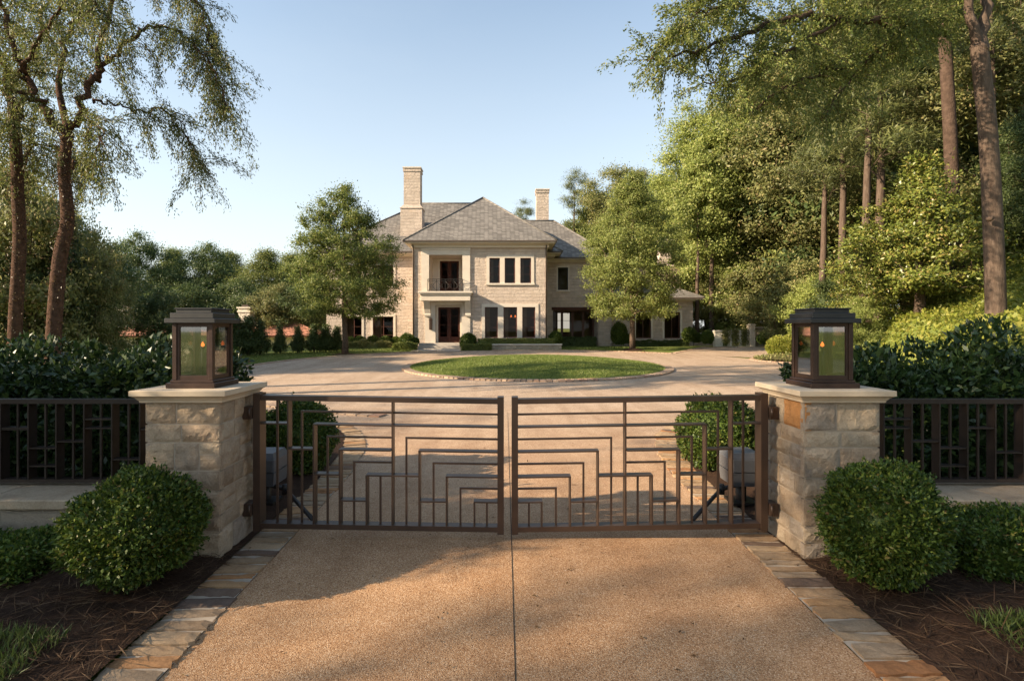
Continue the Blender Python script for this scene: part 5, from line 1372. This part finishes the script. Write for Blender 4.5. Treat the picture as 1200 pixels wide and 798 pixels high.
sm = framed_tree('smooth_tree', 'tall tree with smooth grey brown trunk forking near the frame top',
    [([I(1168,400,17),I(1166,330,17),I(1163,250,17),I(1158,160,17),I(1151,90,17),I(1147,52,17)], .275, .22)],
    [([I(1148,60,17),I(1138,20,17),I(1128,-30,17),I(1100,-120,17),I(1060,-170,16.5)], .17,.06),
     ([I(1148,60,17),I(1156,10,17.2),I(1160,-60,17.5),I(1190,-140,17.5)], .19,.07),
     ([I(1128,-30,17),I(1080,-60,16),I(1020,-60,15),I(960,-50,14.5)], .08,.015)],
    109, .11, 55, M['leaf_oak'], M['bark_grey'], 1.4, .3, .6, .45, .16, 2)
mb = MB(); p = I(1162,256,16.62); mb.tube([(p[0],p[1]+.1,p[2]),(p[0]-.03,p[1]-.04,p[2])],[.09,.07],10); part('branch_stub', mb, M['bark_grey'], sm)

# ------------------------------------------------------------------ unseen trees added behind the camera to shade the foreground
for x, y, sc, lab in ((-34,-8.6,1.38,'added shade tree far behind the camera beyond the laurel hedge side'),(-31,-17,1.3,'added shade tree behind the camera, farthest back'),(-42,-2,1.4,'added shade tree beyond the laurel hedge, out of frame'),(9.0,-7.0,.95,'added shade tree behind the camera on the box hedge side')):
    place_tree(vS, 'shade_tree', lab, 'tree', x, y, sc, x, 'added shade trees')
place_tree(vH, 'shade_tree', 'added high crowned shade tree behind the camera', 'tree', -18.8, -1.2, 1., 1., 'added shade trees')
place_tree(vD2, 'shade_shrub', 'dark evergreen added outside the frame to shade the low box hedge side', 'shrub', -9.6, 2.7, .62, 1.)  # unseen shrub added to darken the near corner, wall and fence
# ------------------------------------------------------------------ camera, light, sky
AZ, EL = 72., 24.
sd = Vector((-math.sin(R(AZ))*math.cos(R(EL)), -math.cos(R(AZ))*math.cos(R(EL)), math.sin(R(EL))))
L = bpy.data.lights.new('Sun', 'SUN'); L.energy = 5.0; L.angle = R(.53); L.color = (1, .815, .585)
lo = bpy.data.objects.new('Sun', L); COL.objects.link(lo); lo.rotation_euler = sd.to_track_quat('Z', 'Y').to_euler(); lo.location = sd*60
w = bpy.data.worlds.new('World'); scene.world = w; w.use_nodes = True
nt = w.node_tree; nt.nodes.clear()
sky = nt.nodes.new('ShaderNodeTexSky'); sky.sky_type = 'NISHITA'; sky.sun_disc = False
sky.sun_elevation = R(EL); sky.sun_rotation = math.atan2(sd.x, sd.y); sky.air_density = 1.0; sky.dust_density = 1.0; sky.ozone_density = 1.2; sky.altitude = 200
# thin high cloud veil, thicker towards the horizon
tc = nt.nodes.new('ShaderNodeTexCoord'); sp = nt.nodes.new('ShaderNodeSeparateXYZ'); nt.links.new(tc.outputs['Generated'], sp.inputs[0])
mp = nt.nodes.new('ShaderNodeMapping'); mp.inputs['Scale'].default_value = (1.2,1.2,4.5); nt.links.new(tc.outputs['Generated'], mp.inputs[0])
cl = noise(nt, mp.outputs[0], 2.2, 7, .6)
cr = ramp(nt, cl, [(.42,(0,0,0)),(.75,(.05,.05,.05))])
hz = ramp(nt, sp.outputs[2], [(0,(.92,.92,.92)),(.22,(.55,.55,.55)),(.6,(.1,.1,.1))])
fac = mixc(nt, 1., hz, cr, 'SCREEN')
skc = mixc(nt, 1., sky.outputs[0], (.97,1.04,1.0), 'MULTIPLY')
col = mixc(nt, fac, skc, (3.95,4.05,3.95))
bg = nt.nodes.new('ShaderNodeBackground'); bg.inputs[1].default_value = .11; nt.links.new(col, bg.inputs[0])
wo = nt.nodes.new('ShaderNodeOutputWorld'); nt.links.new(bg.outputs[0], wo.inputs[0])

cam = bpy.data.cameras.new('Camera'); cam.sensor_width = 36; cam.lens = F/1200*36; cam.clip_start = .05; cam.clip_end = 3000
cam.shift_x = (600-CX)/1200; cam.shift_y = -(399-HY)/1200
co = bpy.data.objects.new('Camera', cam); COL.objects.link(co); co.location = (0,0,EYE); co.rotation_euler = (R(90),0,0)
scene.camera = co
vs_ = scene.view_settings; vs_.view_transform = 'Standard'; vs_.look = 'None'; vs_.gamma = 1; vs_.use_curve_mapping = False; vs_.exposure = 1.3
scene.render.engine = 'CYCLES'
scene.cycles.max_bounces = 6; scene.cycles.diffuse_bounces = 3; scene.cycles.glossy_bounces = 3; scene.cycles.transmission_bounces = 4; scene.cycles.transparent_max_bounces = 8
scene.cycles.use_denoising = True
